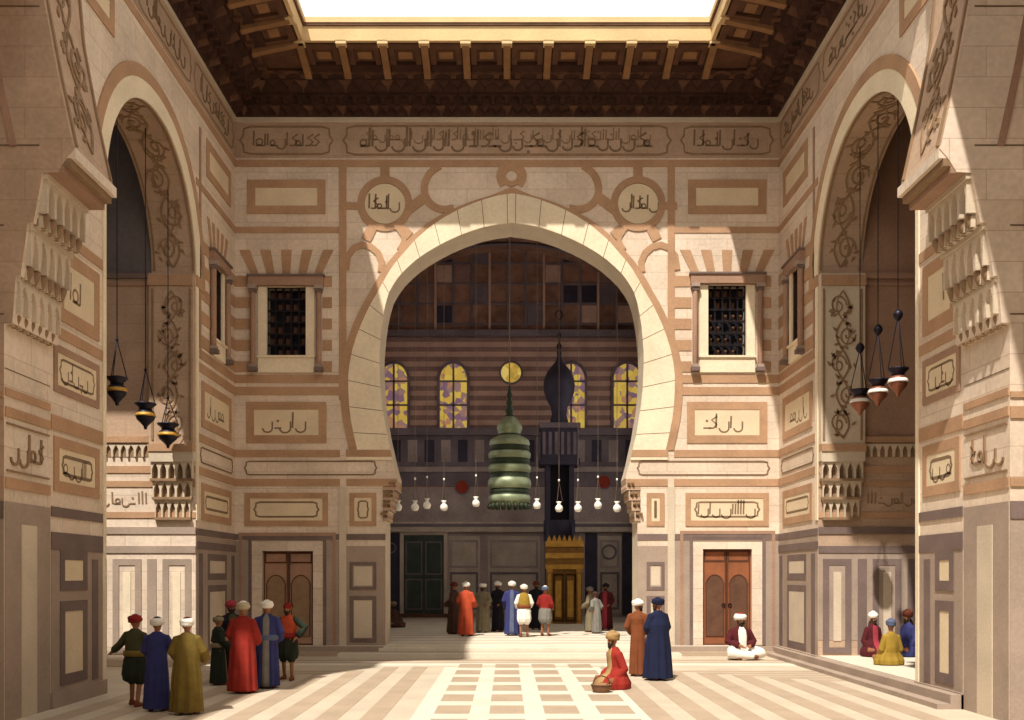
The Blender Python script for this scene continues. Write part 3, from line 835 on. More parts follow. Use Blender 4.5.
# ================================================================== CORNICE
def cornice():
    prof = [(0, ZT), (.12, ZT+.02), (.16, ZT+.16), (.42, ZT+.2), (.5, ZT+.42), (.82, ZT+.46), (.9, ZT+.62), (1.1, ZT+.68), (1.25, 17.62)]
    # path: left wall, back wall, right wall (mitred)
    def pt(seg, p, z):
        return {0: (-SX+p, UF-.0, z), 1: (-SX+p, DB-p, z), 2: (SX-p, DB-p, z), 3: (SX-p, UF, z)}[seg]
    mb = MB()
    def sweep(pr, m):
        for (p0, z0), (p1, z1) in zip(pr, pr[1:]):
            for s_ in range(3):
                mb.quad(pt(s_, p0, z0), pt(s_+1, p0, z0), pt(s_+1, p1, z1), pt(s_, p1, z1), m)
    sweep(prof, 'wood_dark')
    sweep([(1.25, 17.62), (1.28, 17.66), (2.55, 17.86)], 'wood_mid')
    sweep([(2.55, 17.86), (2.55, 17.78), (2.66, 17.78), (2.66, 18.2)], 'fascia')
    sweep([(2.66, 18.2), (2.71, 18.2), (2.71, 18.27)], 'wood_mid')
    sweep([(2.71, 18.27), (2.73, 18.27), (2.73, 18.42), (1.9, 18.6), (0, 18.9), (-.6, 18.9)], 'fascia')
    # stalactite rows: little hoods stepping outwards
    rnd = random.Random(3)
    def frames():
        yield (lambda u, v, n: (u, DB-n, v)), -SX, SX
        yield (lambda u, v, n: (-SX+n, u, v)), UF, DB
        yield (lambda u, v, n: (SX-n, u, v)), UF, DB
    for F, a, b in frames():
        back = a < 0
        for (z0, z1, p, wd) in ((ZT+.02, ZT+.2, .14, .34), (ZT+.2, ZT+.44, .44, .42), (ZT+.44, ZT+.66, .8, .42), (ZT+.66, 17.6, 1.1, .62)):
            lo = a+(p if back else 0); hi = b-p
            if p in (.44, 1.1):
                q = MB(lambda u, v, n, F=F, p=p: F(u, v, n+p-.02)); niche_row(q, lo, hi, z0+.01, z1-.01, int((hi-lo)/wd), .27, 'wood_mid' if p > 1 else 'wood_dark', 'wood_dark'); merge(mb, q)
                continue
            n = int((hi-lo)/wd); w = (hi-lo)/n
            for i in range(n):
                u = lo+i*w; m = 'wood_mid' if p > 1 else ('wood_dark' if (i % 3) else 'wood_mid')
                v = [(u+w*.06, z1, p+.0), (u+w*.94, z1, p), (u+w*.94, z1, p+.26), (u+w*.06, z1, p+.26), (u+w*.5, z0-.02, p-.05), (u+w*.5, z0+.05, p+.14)]
                ix = [mb.vert(x, F) for x in v]
                for q in ((0, 1, 2, 3), (3, 2, 5), (0, 3, 5, 4), (1, 4, 5, 2), (0, 4, 1)): mb.face([ix[k] for k in q], m)
                if p > 1:
                    k = 8
                    for j in range(k):
                        a0, a1 = PI*j/k, PI*(j+1)/k
                        c_ = u+w/2; r0, r1 = w*.32, w*.44; zz = z0+.02
                        mb.quad((c_-r0*math.cos(a0), zz+r0*.9*math.sin(a0), p+.28), (c_-r0*math.cos(a1), zz+r0*.9*math.sin(a1), p+.28),
                                (c_-r1*math.cos(a1), zz+r1*.9*math.sin(a1), p+.28), (c_-r1*math.cos(a0), zz+r1*.9*math.sin(a0), p+.28), 'wood_light', F)
    o = mb.build('trim_cornice', kind='structure')
    # cantilever beams and coffers
    def beam(F, u):
        q = MB(F)
        def zz(p): return 17.66+(p-1.28)*.157
        A = []
        for (p, z, w) in ((1.2, 17.4, .1), (1.6, 17.5, .1), (2.2, 17.62, .1), (2.6, 17.72, .11)):
            A.append([(u-w, z, p), (u+w, z, p), (u+w, zz(p)+.02, p), (u-w, zz(p)+.02, p)])
        q.loft(A, 'wood_light', False)
        q.box((u-.15, 17.7, 2.42), (u+.15, 17.8, 2.66), 'fascia')
        q.build('bracket', o)
    def coffer(F, u, w):
        q = MB(F)
        def zz(p): return 17.66+(p-1.28)*.157
        def sl(u0, u1, p0, p1, m, d):
            ix = [q.vert(x) for x in ((u0, zz(p0)-d, p0), (u1, zz(p0)-d, p0), (u1, zz(p1)-d, p1), (u0, zz(p1)-d, p1), (u0, zz(p0), p0), (u1, zz(p0), p0), (u1, zz(p1), p1), (u0, zz(p1), p1))]
            for f in ((0, 1, 2, 3), (0, 1, 5, 4), (1, 2, 6, 5), (2, 3, 7, 6), (3, 0, 4, 7)): q.face([ix[k] for k in f], m)
        h = w/2-.14
        sl(u-h, u+h, 1.3, 1.62, 'wood_dark', .12); sl(u-h, u+h, 2.3, 2.5, 'wood_mid', .1)
        sl(u-h, u-h+.16, 1.62, 2.3, 'wood_mid', .1); sl(u+h-.16, u+h, 1.62, 2.3, 'wood_mid', .1)
        sl(u-h*.45, u+h*.45, 1.8, 2.1, 'wood_light', .05)
        q.build('coffer', o)
    FBk = lambda u, v, n: (u, DB-n, v)
    n = 10; lo, hi = -5.95, 5.95; w = (hi-lo)/n
    for i in range(n+1):
        beam(FBk, lo+i*w)
        if i < n: coffer(FBk, lo+(i+.5)*w, w)
    for sg in (-1, 1):
        Fs = lambda u, v, n_, sg=sg: (sg*(SX-n_), u, v)
        m_ = 8; a, b = UF+.3, DB-2.55; w2 = (b-a)/m_
        for i in range(m_+1):
            beam(Fs, a+i*w2)
            if i < m_: coffer(Fs, a+(i+.5)*w2, w2)
    return o
cornice()

# ================================================================== FLOOR
fl = MB(lambda u, v, n: (u, v, n))
fl.quad((-16, -3, 0), (16, -3, 0), (16, 31.25, 0), (-16, 31.25, 0), 'paving_pale')
T = .006
def pv(x0, y0, x1, y1, m, t=T): fl.box((x0, y0, -.01), (x1, y1, t), m)
# central field of squares
xs0 = -1.32
for i in range(4):
    for j in range(7):
        y0 = 16.2+j*1.78
        pv(xs0+i*1.0, y0, xs0+i*1.0+.64, y0+1.15, 'paving_tan')
for i in range(5): pv(xs0+i-.36, 14, xs0+i, 27.1, 'paving_white', .003)
for j in range(7): pv(xs0-.36, 15.57+j*1.78, xs0+3.64+.36, 16.2+j*1.78, 'paving_white', .0042)
# long stripes on either side, nested frames on the left
for sg in (-1, 1):
    for k in range(9):
        x0 = 2.15+k*.78
        if sg < 0: a, b = -x0-.4, -x0
        else: a, b = x0+.35, x0+.75
        if abs(a) > 8.3 or abs(b) > 8.3: continue
        yend = 27.2-(.55*k if k > 1 else 0)
        pv(min(a, b), 14, max(a, b), yend, 'paving_tan', .005)
        if k > 1: pv(min(a, b) if sg > 0 else -8.3, yend-.35, 8.3 if sg > 0 else max(a, b), yend, 'paving_tan', .0055)
pv(-8.4, 27.6, 8.4, 28.3, 'paving_white', .004); pv(-8.4, 29.0, 8.4, 29.5, 'paving_tan', .004); pv(-8.4, 28.4, 8.4, 28.6, 'paving_tan', .004)
floor = fl.build('floor', kind='structure')
st = MB()
st.box((-8.45, 30.75, 0), (8.45, 31.3, .13), 'paving_tan')
st.box((xb(343), 30.2, 0), (xb(676), 30.9, .12), 'paving_white')
st.box((xb(380), 30.9, 0), (xb(644), 31.6, .24), 'paving_white')
st.box((-8.42, 30.98, 0), (xb(384), 31.28, .28), 'dado'); st.box((xb(640), 30.98, 0), (8.42, 31.28, .28), 'dado')
st.build('trim_steps', kind='structure')
fi = MB(); fi.box((-7.2, 31.2, .0), (7.2, 52.4, .3), 'paving_white')
for k in range(14): fi.box((-7.1, 32+k*1.4, .29), (7.1, 32.5+k*1.4, .304), 'paving_pale')
fi.build('floor_hall', kind='structure')
nf = MB(); nf.box((8.52, 19.4, 0), (15.5, 27.35, .3), 'paving_white'); nf.box((8.25, 18.6, 0), (8.52, 31.2, .27), 'dado'); nf.box((8.0, 18.6, 0), (8.25, 31.0, .1), 'dado')
nf.build('floor_niche_right', kind='structure')

# ================================================================== INNER HALL
DF = 52.0; zf = lambda py: zb(py, DF); xf = lambda px: xb(px, DF)
hw_ = MB()  # side-wall openings are unseen, added to let sky light into the hall
hw_.box((-9.2, 32.5, 0), (-7.2, DF+.4, 5.6), 'iwan_mid'); hw_.box((-9.2, 32.5, 13.6), (-7.2, DF+.4, 15.2), 'iwan_mid')
for k in range(5): hw_.box((-9.2, 32.5+k*4.3, 5.6), (-7.2, 33.3+k*4.3+(2 if k == 4 else 0), 13.6), 'iwan_mid')
hw_.box((7.2, 32.5, 0), (7.8, DF+.4, 4.5), 'iwan_mid'); hw_.box((7.2, 32.5, 13.6), (9.2, DF+.4, 15.2), 'iwan_mid')
for k in range(5): hw_.box((7.2, 32.5+k*4.3, 4.5), (7.8, 33.3+k*4.3+(2 if k == 4 else 0), 13.6), 'iwan_mid')
for sg in (-1, 1): hw_.box((sg*4.3+AC, 32.55, 0), (sg*9.2, 32.75, 15.2), 'iwan_mid')
hw_.build('wall_hall_sides', kind='structure')
K = 24; vt = MB()
for i in range(K):
    a0, a1 = PI*i/K, PI*(i+1)/K
    p0 = (-7.2*math.cos(a0), 15+4.3*math.sin(a0)); p1 = (-7.2*math.cos(a1), 15+4.3*math.sin(a1))
    ys = 41 if (p0[0]+p1[0])/2 > 4.6 else 32.5  # unseen roof gap added on the right to brighten the hall
    vt.quad((p0[0], ys, p0[1]), (p1[0], ys, p1[1]), (p1[0], DF+.3, p1[1]), (p0[0], DF+.3, p0[1]), 'iwan_vault')
    vt.quad((p0[0]*1.05, ys, p0[1]+.3), (p1[0]*1.05, ys, p1[1]+.3), (p1[0]*1.05, DF+.3, p1[1]+.3), (p0[0]*1.05, DF+.3, p0[1]+.3), 'iwan_vault')
    # tympanum above the arch on the hall side
    vt.quad((p0[0], 32.55, p0[1]), (p1[0], 32.55, p1[1]), (p1[0], 32.55, max(14.4, 14.4)), (p0[0], 32.55, 14.4), 'iwan_vault')
for k in range(9):
    y = 33.5+k*2.1
    for i in range(K):
        a0, a1 = PI*i/K, PI*(i+1)/K
        vt.quad((-7.1*math.cos(a0), y, 15+4.2*math.sin(a0)), (-7.1*math.cos(a1), y, 15+4.2*math.sin(a1)), (-7.1*math.cos(a1), y+.35, 15+4.2*math.sin(a1)), (-7.1*math.cos(a0), y+.35, 15+4.2*math.sin(a0)), 'iwan_dark')
vt.build('ceiling_hall', kind='structure', fix=False)
FH = lambda u, v, n: (u, DF-n, v)
fw = MB(FH)
fw.rect(-7.3, 0, 7.3, 19.6, 'iwan_vault')
# lunette: boards and bays
for k in range(15):
    u = -6.6+k*.94; fw.slab(u, zf(333), u+.12, 19.6, 'iwan_a' if k % 3 == 0 else 'iwan_dark', .06)
for k in range(4):
    z = zf(325)+k*1.05; fw.slab(-7.2, z, 7.2, z+.1, 'iwan_dark', .05)
r3 = random.Random(12)
for k in range(14):
    for j in range(4):
        if r3.random() < .4: fw.slab(-6.45+k*.94, zf(325)+j*1.05+.12, -5.68+k*.94, zf(325)+j*1.05+1.0, r3.choice(('iwan_b', 'iwan_a', 'blueblack', 'iwan_dark')), .02)
fw.slab(-7.2, zf(337), 7.2, zf(331), 'iwan_dark', .35)
z = zf(430); k = 0
while z < zf(338):
    h = 6.1*DF/FOC*.8; fw.slab(-7.2, z, 7.2, min(z+h, zf(338)), 'iwan_a' if k % 2 else 'iwan_b', .05 if k % 2 else .04); z += h; k += 1
fw.slab(-7.2, zf(436), 7.2, zf(429), 'iwan_dark', .4)
fw.slab(-7.2, zf(486), 7.2, zf(436), 'iwan_dark', .02)
for k in range(16):
    u = -6.9+k*.87; fw.slab(u, zf(462), u+.5, zf(440), 'blueblack' if k % 2 else 'iwan_mid', .05)
fw.slab(-7.2, zf(472), 7.2, zf(467), 'iwan_mid', .12); fw.slab(-7.2, zf(522), 7.2, zf(487), 'iwan_mid', .02)
fw.slab(-7.2, zf(532), 7.2, zf(522), 'iwan_pale', .3); fw.slab(-7.2, zf(527), 7.2, zf(524), 'iwan_dark', .34)
fw.slab(-7.2, .3, 7.2, zf(532), 'iwan_mid', .02)
for (a, b) in ((448, 480), (488, 540), (598, 621)): fw.slab(xf(a), .5, xf(b), zf(536), 'iwan_pale', .05); fw.frame(xf(a)+.1, .7, xf(b)-.1, zf(572), .12, 'iwan_dark', .08); fw.frame(xf(a)+.1, zf(568), xf(b)-.1, zf(540), .12, 'iwan_mid', .08)
for (a, b) in ((585, 597), (622, 640), (382, 400)): fw.slab(xf(a), .4, xf(b), zf(533), 'blueblack', .04)
fw.ring(xf(609), zf(552), .35, .35, .1, 'iwan_dark', .1); fw.ring(xf(391), zf(548), .25, .25, .08, 'iwan_dark', .1)
for px in (462, 604): fw.disc(xf(px), zf(487 if px < 500 else 482), 7*.052, 7*.052, 'red_marble', .06); fw.ring(xf(px), zf(487 if px < 500 else 482), 7*.052, 7*.052, .07, 'iwan_dark', .08)
wall_hall = fw.build('wall_hall', kind='structure')
def hall_window(name, px, hwpx=13.5, y0=430, y1=364):
    u = xf(px); hw = hwpx*.052; z0, z1 = zf(y0), zf(y1); spr = z1-hw*1.15
    def arch(h_, top): return [(u-h_, z0 if h_ <= hw else z0-.1)]+[(u-h_*math.cos(a), spr+(top-spr)*math.sin(a)) for a in [PI*k/14 for k in range(15)]]+[(u+h_, z0 if h_ <= hw else z0-.1)]
    root = empty(name, (0, 0, 0)); root['kind'] = 'structure'
    g = MB(FH); g.poly(arch(hw, z1), 'stained_glass', .08); g.build('stained_glass', root)
    f = MB(FH); f.band(arch(hw, z1), arch(hw+.14, z1+.16), 'iwan_dark', .16)
    f.slab(u-.05, z0, u+.05, z1, 'iwan_dark', .13)
    for q in (.36, .72): f.slab(u-hw, z0+(z1-z0)*q, u+hw, z0+(z1-z0)*q+.09, 'iwan_dark', .13)
    f.build('window_frame', root)
for i, px in enumerate((394, 453.5, 571, 627)): hall_window('window_%d' % (i+5), px)
root = empty('window_9'); root['kind'] = 'structure'
g = MB(FH); g.disc(xf(511), zf(373), .54, .54, 'gold_glass', .08); g.build('stained_glass', root)
g = MB(FH); g.ring(xf(511), zf(373), .57, .57, .1, 'iwan_dark', .12); g.build('window_frame', root)
# green door of the hall
dg = empty('door_3', (xf(424), DF-.05, .3)); dg['kind'] = 'structure'
w2 = 20*.052; hh = zf(532)-.3
q = MB(lambda u, v, n: (u, -n, v)); q.frame(-w2-.2, 0, w2+.2, hh+.05, .2, 'iwan_pale', .12); q.build('door_frame', dg)
for s_ in (-1, 1):
    q = MB(lambda u, v, n: (s_*u, -n, v)); q.box((.01, .2, 0), (w2, hh-.2, .05), 'green_door'); q.frame(.08, .4, w2-.1, hh*.45, .06, 'iwan_dark', .07); q.frame(.08, hh*.5, w2-.1, hh-.5, .06, 'iwan_dark', .07); q.build('door_leaf', dg)
q = MB(); q.box((-w2-.2, -.5, 0), (w2+.3, 0, .2), 'wood_mid'); q.build('door_step', dg)
# low bench to the right of the green door
# ------------------------------------------------------------------ pulpit (minbar)
MX = xb(564.5, 45)
mn = empty('pulpit', (MX, 45, .304), 0, 'tall dark pulpit with a gilded doorway, steps behind and bulbous dark dome on top', 'pulpit')
W = .8
q = MB(lambda u, v, n: (u, -n, v))
H = zb(541, 45)-.3
q.box((-W, 0, -.25), (-W+.26, H, .0), 'gilt'); q.box((W-.26, 0, -.25), (W, H, .0), 'gilt'); q.box((-W+.26, H*.66, -.25), (W-.26, H, .0), 'gilt')
for (z0, z1, m, t) in ((.93, 1.0, 'gilt', .14), (.86, .93, 'gilt_dark', .05), (.79, .86, 'gilt', .09), (.72, .79, 'gilt_dark', .04), (.66, .72, 'gilt', .06)): q.box((-W-.06, H*z0, 0), (W+.06, H*z1-.02, t), m)
for s_ in (-1, 1): q.frame(s_*W-.26*(s_ > 0), .1, s_*W+.26*(s_ < 0), H*.62, .05, 'gilt_dark', .03)
q.build('portal', mn)
q = MB(lambda u, v, n: (u, -n, v))
for s_ in (-1, 1):
    a, b = sorted((s_*.01, s_*(W-.26))); q.box((a, 0, -.16), (b, H*.66, -.1), 'gilt_dark'); 
    c_ = (a+b)/2; q.frame(a+.04, .12, b-.04, H*.6, .05, 'gilt', -.07) if False else q.frame(a+.04, .12, b-.04, H*.6, .05, 'gilt', .0)
    q.box((a+.12, .3, -.1), (b-.12, H*.52, -.07), 'gilt')
q.build('portal_door', mn)
q = MB(lambda u, v, n: (u, -n, v))
for k in range(7):
    u = -W+(k+.5)*2*W/7; q.poly([(u-.1, H), (u+.1, H), (u+.06, H+.12), (u, H+.26), (u-.06, H+.12)], 'gilt', .1, -.1)
q.build('cresting', mn)
q = MB()      # stair flanks
for s_ in (-1, 1):
    x0, x1 = sorted((s_*(W-.1), s_*(W-.25)))
    ring0 = [(x0, .25, 0), (x0, 5.2, 0), (x0, 5.2, 5.0), (x0, 4.0, 4.9), (x0, .25, 1.4)]
    q.loft([ring0, [(x1, y, z) for _, y, z in ring0]], 'blueblack', False)
q.build('stair_flank', mn)
q = MB()
for k in range(12): q.box((-W+.25, .4+k*.33, 0), (W-.25, .73+k*.33, .25+k*.31), 'iwan_mid')
q.build('stair', mn)
q = MB()      # kiosk tower
yk = 4.6; zt = zb(418, 49.6)-.3
for sx in (-1, 1):
    for sy in (-1, 1): q.box((sx*.58-.12, yk+sy*.5-.12, 3.9), (sx*.58+.12, yk+sy*.5+.12, zt-.7), 'blueblack')
q.box((-.75, yk-.65, 3.9), (.75, yk+.65, 4.9), 'blueblack'); q.box((-.5, yk-.4, 4.9), (.5, yk+.4, zt-1.6), 'dark')
q.box((-.98, yk-.85, zt-2.4), (.98, yk+.85, zt-2.1), 'blueblack'); q.box((-.9, yk-.78, zt-2.1), (.9, yk+.78, zt-.6), 'blueblack'); q.box((-1.0, yk-.85, zt-.6), (1.0, yk+.85, zt-.35), 'iwan_dark')
for k in range(6): q.poly if False else q.box((-.85+k*.3, yk-.8, zt-1.9), (-.7+k*.3, yk-.78, zt-.8), 'iwan_dark')
q.build('kiosk', mn)
q = MB()
zz = zt-.35
q.lathe([(.5, 0), (.45, .3), (.36, .6), (.42, 1.0), (.58, 1.25), (.74, 1.7), (.78, 2.05), (.74, 2.4), (.58, 2.75), (.38, 3.0), (.18, 3.25), (.1, 3.5), (.12, 3.7), (.05, 3.9)], (0, yk, zz-.1), 'blueblack', 24)
q.build('dome', mn)
q = MB()
q.lathe([(.05, 0), (.14, .2), (.05, .4), (.04, .6), (.1, .75), (.03, .95), (.02, 1.6)], (0, yk, zz+3.7), 'iron', 10)
q.stroke([(0, 0)], .01, 'iron') 
qq = [(-.02+.18*math.cos(a), yk, zz+5.45+.22*math.sin(a)) for a in [-PI*.5+1.6*PI*k/12 for k in range(13)]]
q.tube(qq, .03, 'iron', 6)
q.build('finial', mn)

# ------------------------------------------------------------------ great lantern
LD = 36.0; LX = xb(509.5, LD)
ln = empty('lantern', (LX, LD, zb(505, LD)), 0, 'great green bronze tiered lantern hanging in the middle of the big arch', 'lantern')
zl = lambda py: zb(py, LD)-zb(505, LD)
k_ = LD/FOC
prof = [(19, 504), (20.5, 501), (21, 497), (19.6, 495.5), (19.6, 489), (21.4, 487.5), (21.8, 484), (21, 480), (19.8, 478.5), (19.8, 473), (21.2, 471.5), (21.4, 467), (19.9, 465.5), (19.9, 459), (21, 457.5), (21.2, 453.5), (19.6, 452), (19.6, 446), (20.4, 444), (19.4, 440.5), (16, 438), (12, 436),
        (10.5, 434), (11.8, 431.5), (12.8, 428.5), (12, 425), (9, 421), (7, 418), (5.5, 417)]
q = MB(); dk = lambda i: 'bronze_dark' if i in (3, 8, 12, 16, 21) else 'bronze_green'
q.lathe([(r*k_, zl(y)) for r, y in prof], (0, 0, 0), 'bronze_green', 32, mf=dk); q.build('lantern_body', ln)
q = MB(); q.lathe([(.06, 0), (.09, .08), (.03, .2)], (0, 0, 0), 'bronze_dark', 8); pd0 = q.build('pendant', ln)
for k in range(20):
    a = 2*PI*k/20; pd = pd0 if k == 0 else pd0.copy()
    if k: COL.objects.link(pd); pd.parent = ln
    pd.location = (20*k_*math.cos(a), 20*k_*math.sin(a), -.14)
for (y, r) in ((492, 19.7), (462, 20), (449, 19.7)):
    q = MB(); q.lathe([((r+.1)*k_, zl(y+1.6)), ((r+.5)*k_, zl(y+.8)), ((r+.1)*k_, zl(y)), ((r+.5)*k_, zl(y-.8)), ((r+.1)*k_, zl(y-1.6))], (0, 0, 0), 'bronze_dark', 32); q.build('openwork_band', ln)
q = MB(); q.lathe([(5.5*k_, zl(417)), (3.4*k_, zl(414)), (4.2*k_, zl(411)), (2.4*k_, zl(407)), (3.4*k_, zl(403)), (2*k_, zl(399)), (3*k_, zl(395)), (1.5*k_, zl(391)), (.8*k_, zl(386))], (0, 0, 0), 'bronze_dark', 14)
q.build('lantern_finial', ln)
q = MB(); q.tube([(0, 0, zl(386)), (0, 0, 19.3-zb(505, LD))], .022, 'chain', 6); q.build('chain', ln)

# ------------------------------------------------------------------ lamps
def hall_lamp(px, py, d, top, label, sc=1.0):
    x, z = xb(px, d), zb(py, d)
    L = empty('hanging_lamp', (x, d, z-.2*sc), 0, label, 'lamp', 'small glass lamps hanging in the hall behind the big arch')
    q = MB(); q.lathe([(.03, .06), (.09, .075), (.125, .13), (.135, .2), (.11, .27), (.06, .31), (.055, .35), (.1, .42), (.09, .42), (.05, .35)], (0, 0, 0), 'glass_white', 16); q.build('glass_globe', L)
    q = MB(); q.tube([(0, 0, 1.9), (0, 0, top-z+.2)], .009, 'chain', 5)
    for k in range(3):
        a = 2*PI*k/3; q.tube([(.12*math.cos(a), .12*math.sin(a), .45), (0, 0, 1.1), (0, 0, 1.9)], .008, 'chain', 4)
    q.build('chain', L)
    q = MB(); q.ball((0, 0, 1.15), (.035, .035, .05), 'glass_white', 8, 6); q.build('bead', L)
lampspec = [(398, 507, 33.2, 'hall lamp hanging leftmost, beside the left pier of the big arch'),
            (415, 507, 33.6, 'hall lamp second from the left pier, over the green door'),
            (427, 505, 34.0, 'hall lamp above the right leaf of the green door'),
            (444, 507, 34.4, 'hall lamp between the green door and the red roundel'),
            (476, 503, 34.8, 'hall lamp hanging just left of the great lantern, slightly higher'),
            (537, 505, 34.8, 'hall lamp hanging just right of the great lantern'),
            (559, 508, 34.4, 'larger glass lamp in front of the dark pulpit tower'),
            (578, 508, 34.2, 'hall lamp over the right edge of the gilded pulpit doorway'),
            (598, 505, 33.8, 'large glass lamp left of the right-hand red roundel'),
            (617, 508, 33.4, 'hall lamp hanging rightmost, next to the right pier')]
for px, py, d, lb in lampspec:
    x = xb(px, d); hall_lamp(px, py, d, 15+4.25*math.sqrt(max(0, 1-(x/7.2)**2)), lb)

def bowl_lamp(px, py, d, ball, label, group, top):
    x, z = xb(px, d), zb(py, d); r = 10.5*d/FOC
    L = empty('mosque_lamp', (x, d, z-r*.9), 0, label, 'lamp', group)
    q = MB(); q.lathe([(.03, -.1), (.05, -.02), (r*.45, .05), (r*.8, .14), (r*.92, .24), (r*.8, .34), (r*.6, .38)], (0, 0, 0), 'lamp_copper' if px > 500 else 'lamp_black', 20); q.build('bowl', L)
    q = MB(); q.lathe([(r*.6, .38), (r*.62, .44), (r, .52), (r*1.02, .55), (r*.7, .57)], (0, 0, 0), 'lamp_black', 20); q.build('rim', L)
    q = MB(); q.lathe([(r*.84, .31), (r*.94, .26), (r*.955, .22)], (0, 0, 0), 'glass_white' if px > 500 else 'gilt', 20); q.build('belt', L)
    zk = zb(ball, d)-(z-r*.9)
    q = MB()
    for k in range(3):
        a = 2*PI*k/3+.5; q.tube([(r*.9*math.cos(a), r*.9*math.sin(a), .55), (0, 0, zk)], .012, 'lamp_black', 5)
    q.tube([(0, 0, zk), (0, 0, top-(z-r*.9))], .012, 'lamp_black', 5); q.build('chain', L)
    q = MB(); q.lathe([(.02, -.14), (.08, -.08), (.12, 0), (.08, .09), (.02, .14)], (0, 0, zk), 'lamp_black', 12) if px > 500 else q.lathe([(.02, -.05), (.04, 0), (.02, .05)], (0, 0, zk), 'lamp_black', 8)
    q.build('bead', L)
for px, py, d, bl, lb in ((117, 392, 23, 340, 'black bowl lamp in the left niche, the one nearest the viewer and highest'), (145.5, 416, 24.9, 370, 'black bowl lamp in the left niche, middle of the three'), (168, 435, 26.5, 398, 'black bowl lamp in the left niche, lowest, against the carved pilaster')):
    bowl_lamp(px, py, d, bl, lb, 'bowl lamps in the left niche', arch_z(d)+.02)
for px, py, d, bl, lb in ((898, 383, 23, 315, 'copper and black bowl lamp in the right niche, highest of the three'), (878, 393, 24.3, 330, 'copper and black bowl lamp in the right niche, middle of the three'), (860, 402, 25.5, 348, 'copper and black bowl lamp in the right niche, lowest, beside the pilaster')):
    bowl_lamp(px, py, d, bl, lb, 'bowl lamps in the right niche', arch_z(d)+.02)
#@PEOPLE@
# ================================================================== PEOPLE
def voxelise(mb, name, vox, parent, smooth=2):
    """one continuous surface from overlapping closed shapes"""
    o = mb.build('tmp', fix=True)
    r = o.modifiers.new('r', 'REMESH'); r.mode = 'VOXEL'; r.voxel_size = vox; r.use_smooth_shade = True
    s_ = o.modifiers.new('s', 'SMOOTH'); s_.factor = .5; s_.iterations = smooth
    dg = bpy.context.evaluated_depsgraph_get()
    me = bpy.data.meshes.new_from_object(o.evaluated_get(dg)); me.name = name
    mt = mb.names[0]
    bpy.data.objects.remove(o)
    me.materials.clear(); me.materials.append(MATS[mt])
    me.polygons.foreach_set('material_index', [0]*len(me.polygons))
    q = bpy.data.objects.new(name, me); COL.objects.link(q); q.parent = parent
    return q
def rot_about(p, c, yaw, tilt=0):
    v = Vector(p)-Vector(c); v = Matrix.Rotation(yaw, 3, 'Z') @ (Matrix.Rotation(-tilt, 3, 'X') @ v); return tuple(v+Vector(c))
def hand(mb, wrist, d, side, m='skin'):
    w = Vector(wrist); d = Vector(d).normalized()
    up = Vector((0, 0, 1)) if abs(d.z) < .8 else Vector((0, 1, 0))
    a = d.cross(up).normalized(); n = a.cross(d).normalized()
    mb.tube([w-d*.02, w+d*.03, w+d*.075], [.024, .033, .034], m, 8)
    for k in (-1.5, -.5, .5, 1.5):
        L = (.082, .09, .084, .066)[int(k+1.5)]
        b = w+d*.075+a*k*.02
        e = b+d*L*.55+a*k*.008-n*.006; f = e+d*L*.4+a*k*.006-n*.022
        mb.tube([b, e, f], [.0105, .010, .0085], m, 6)
    b = w+d*.02+a*side*.028; mb.tube([b, b+d*.035+a*side*.028, b+d*.065+a*side*.036-n*.008], [.013, .012, .010], m, 6)
def head_shape(mb, c, yaw, tilt, m='skin'):
    cx, cy, cz = c
    q = MB(lambda x, y, z: rot_about((cx+x, cy+y, cz+z), (cx, cy, cz-.08), yaw, tilt))
    q.ball((0, -.005, .015), (.076, .094, .105), m, 14, 10)
    q.ball((0, .02, -.055), (.056, .066, .062), m, 12, 8)          # jaw
    q.tube([(0, .086, .02), (0, .106, -.012), (0, .096, -.024)], [.010, .014, .012], m, 6)   # nose
    for s_ in (-1, 1):
        q.ball((s_*.078, -.004, -.005), (.012, .02, .03), m, 8, 6)   # ears
        q.ball((s_*.036, .06, -.018), (.022, .022, .02), m, 8, 6)    # cheeks
        q.tube([(s_*.012, .084, .026), (s_*.048, .074, .028)], .009, m, 6)   # brows
    q.tube([(-.02, .083, -.052), (0, .089, -.05), (.02, .083, -.052)], .007, m, 6)
    return q
def elring(cx, cy, z, rx, ry, folds=0, ph=0, k=40, nf=7):
    P = []
    for i in range(k):
        a = 2*PI*i/k; f = 1+folds*1.5*((1-2*abs(math.sin((nf*a+ph)/2)))*.55+math.sin((nf*2-3)*a+ph*1.7)*.45)
        P.append((cx+rx*f*math.cos(a), cy+ry*f*math.sin(a), z))
    return P
PN = [0]
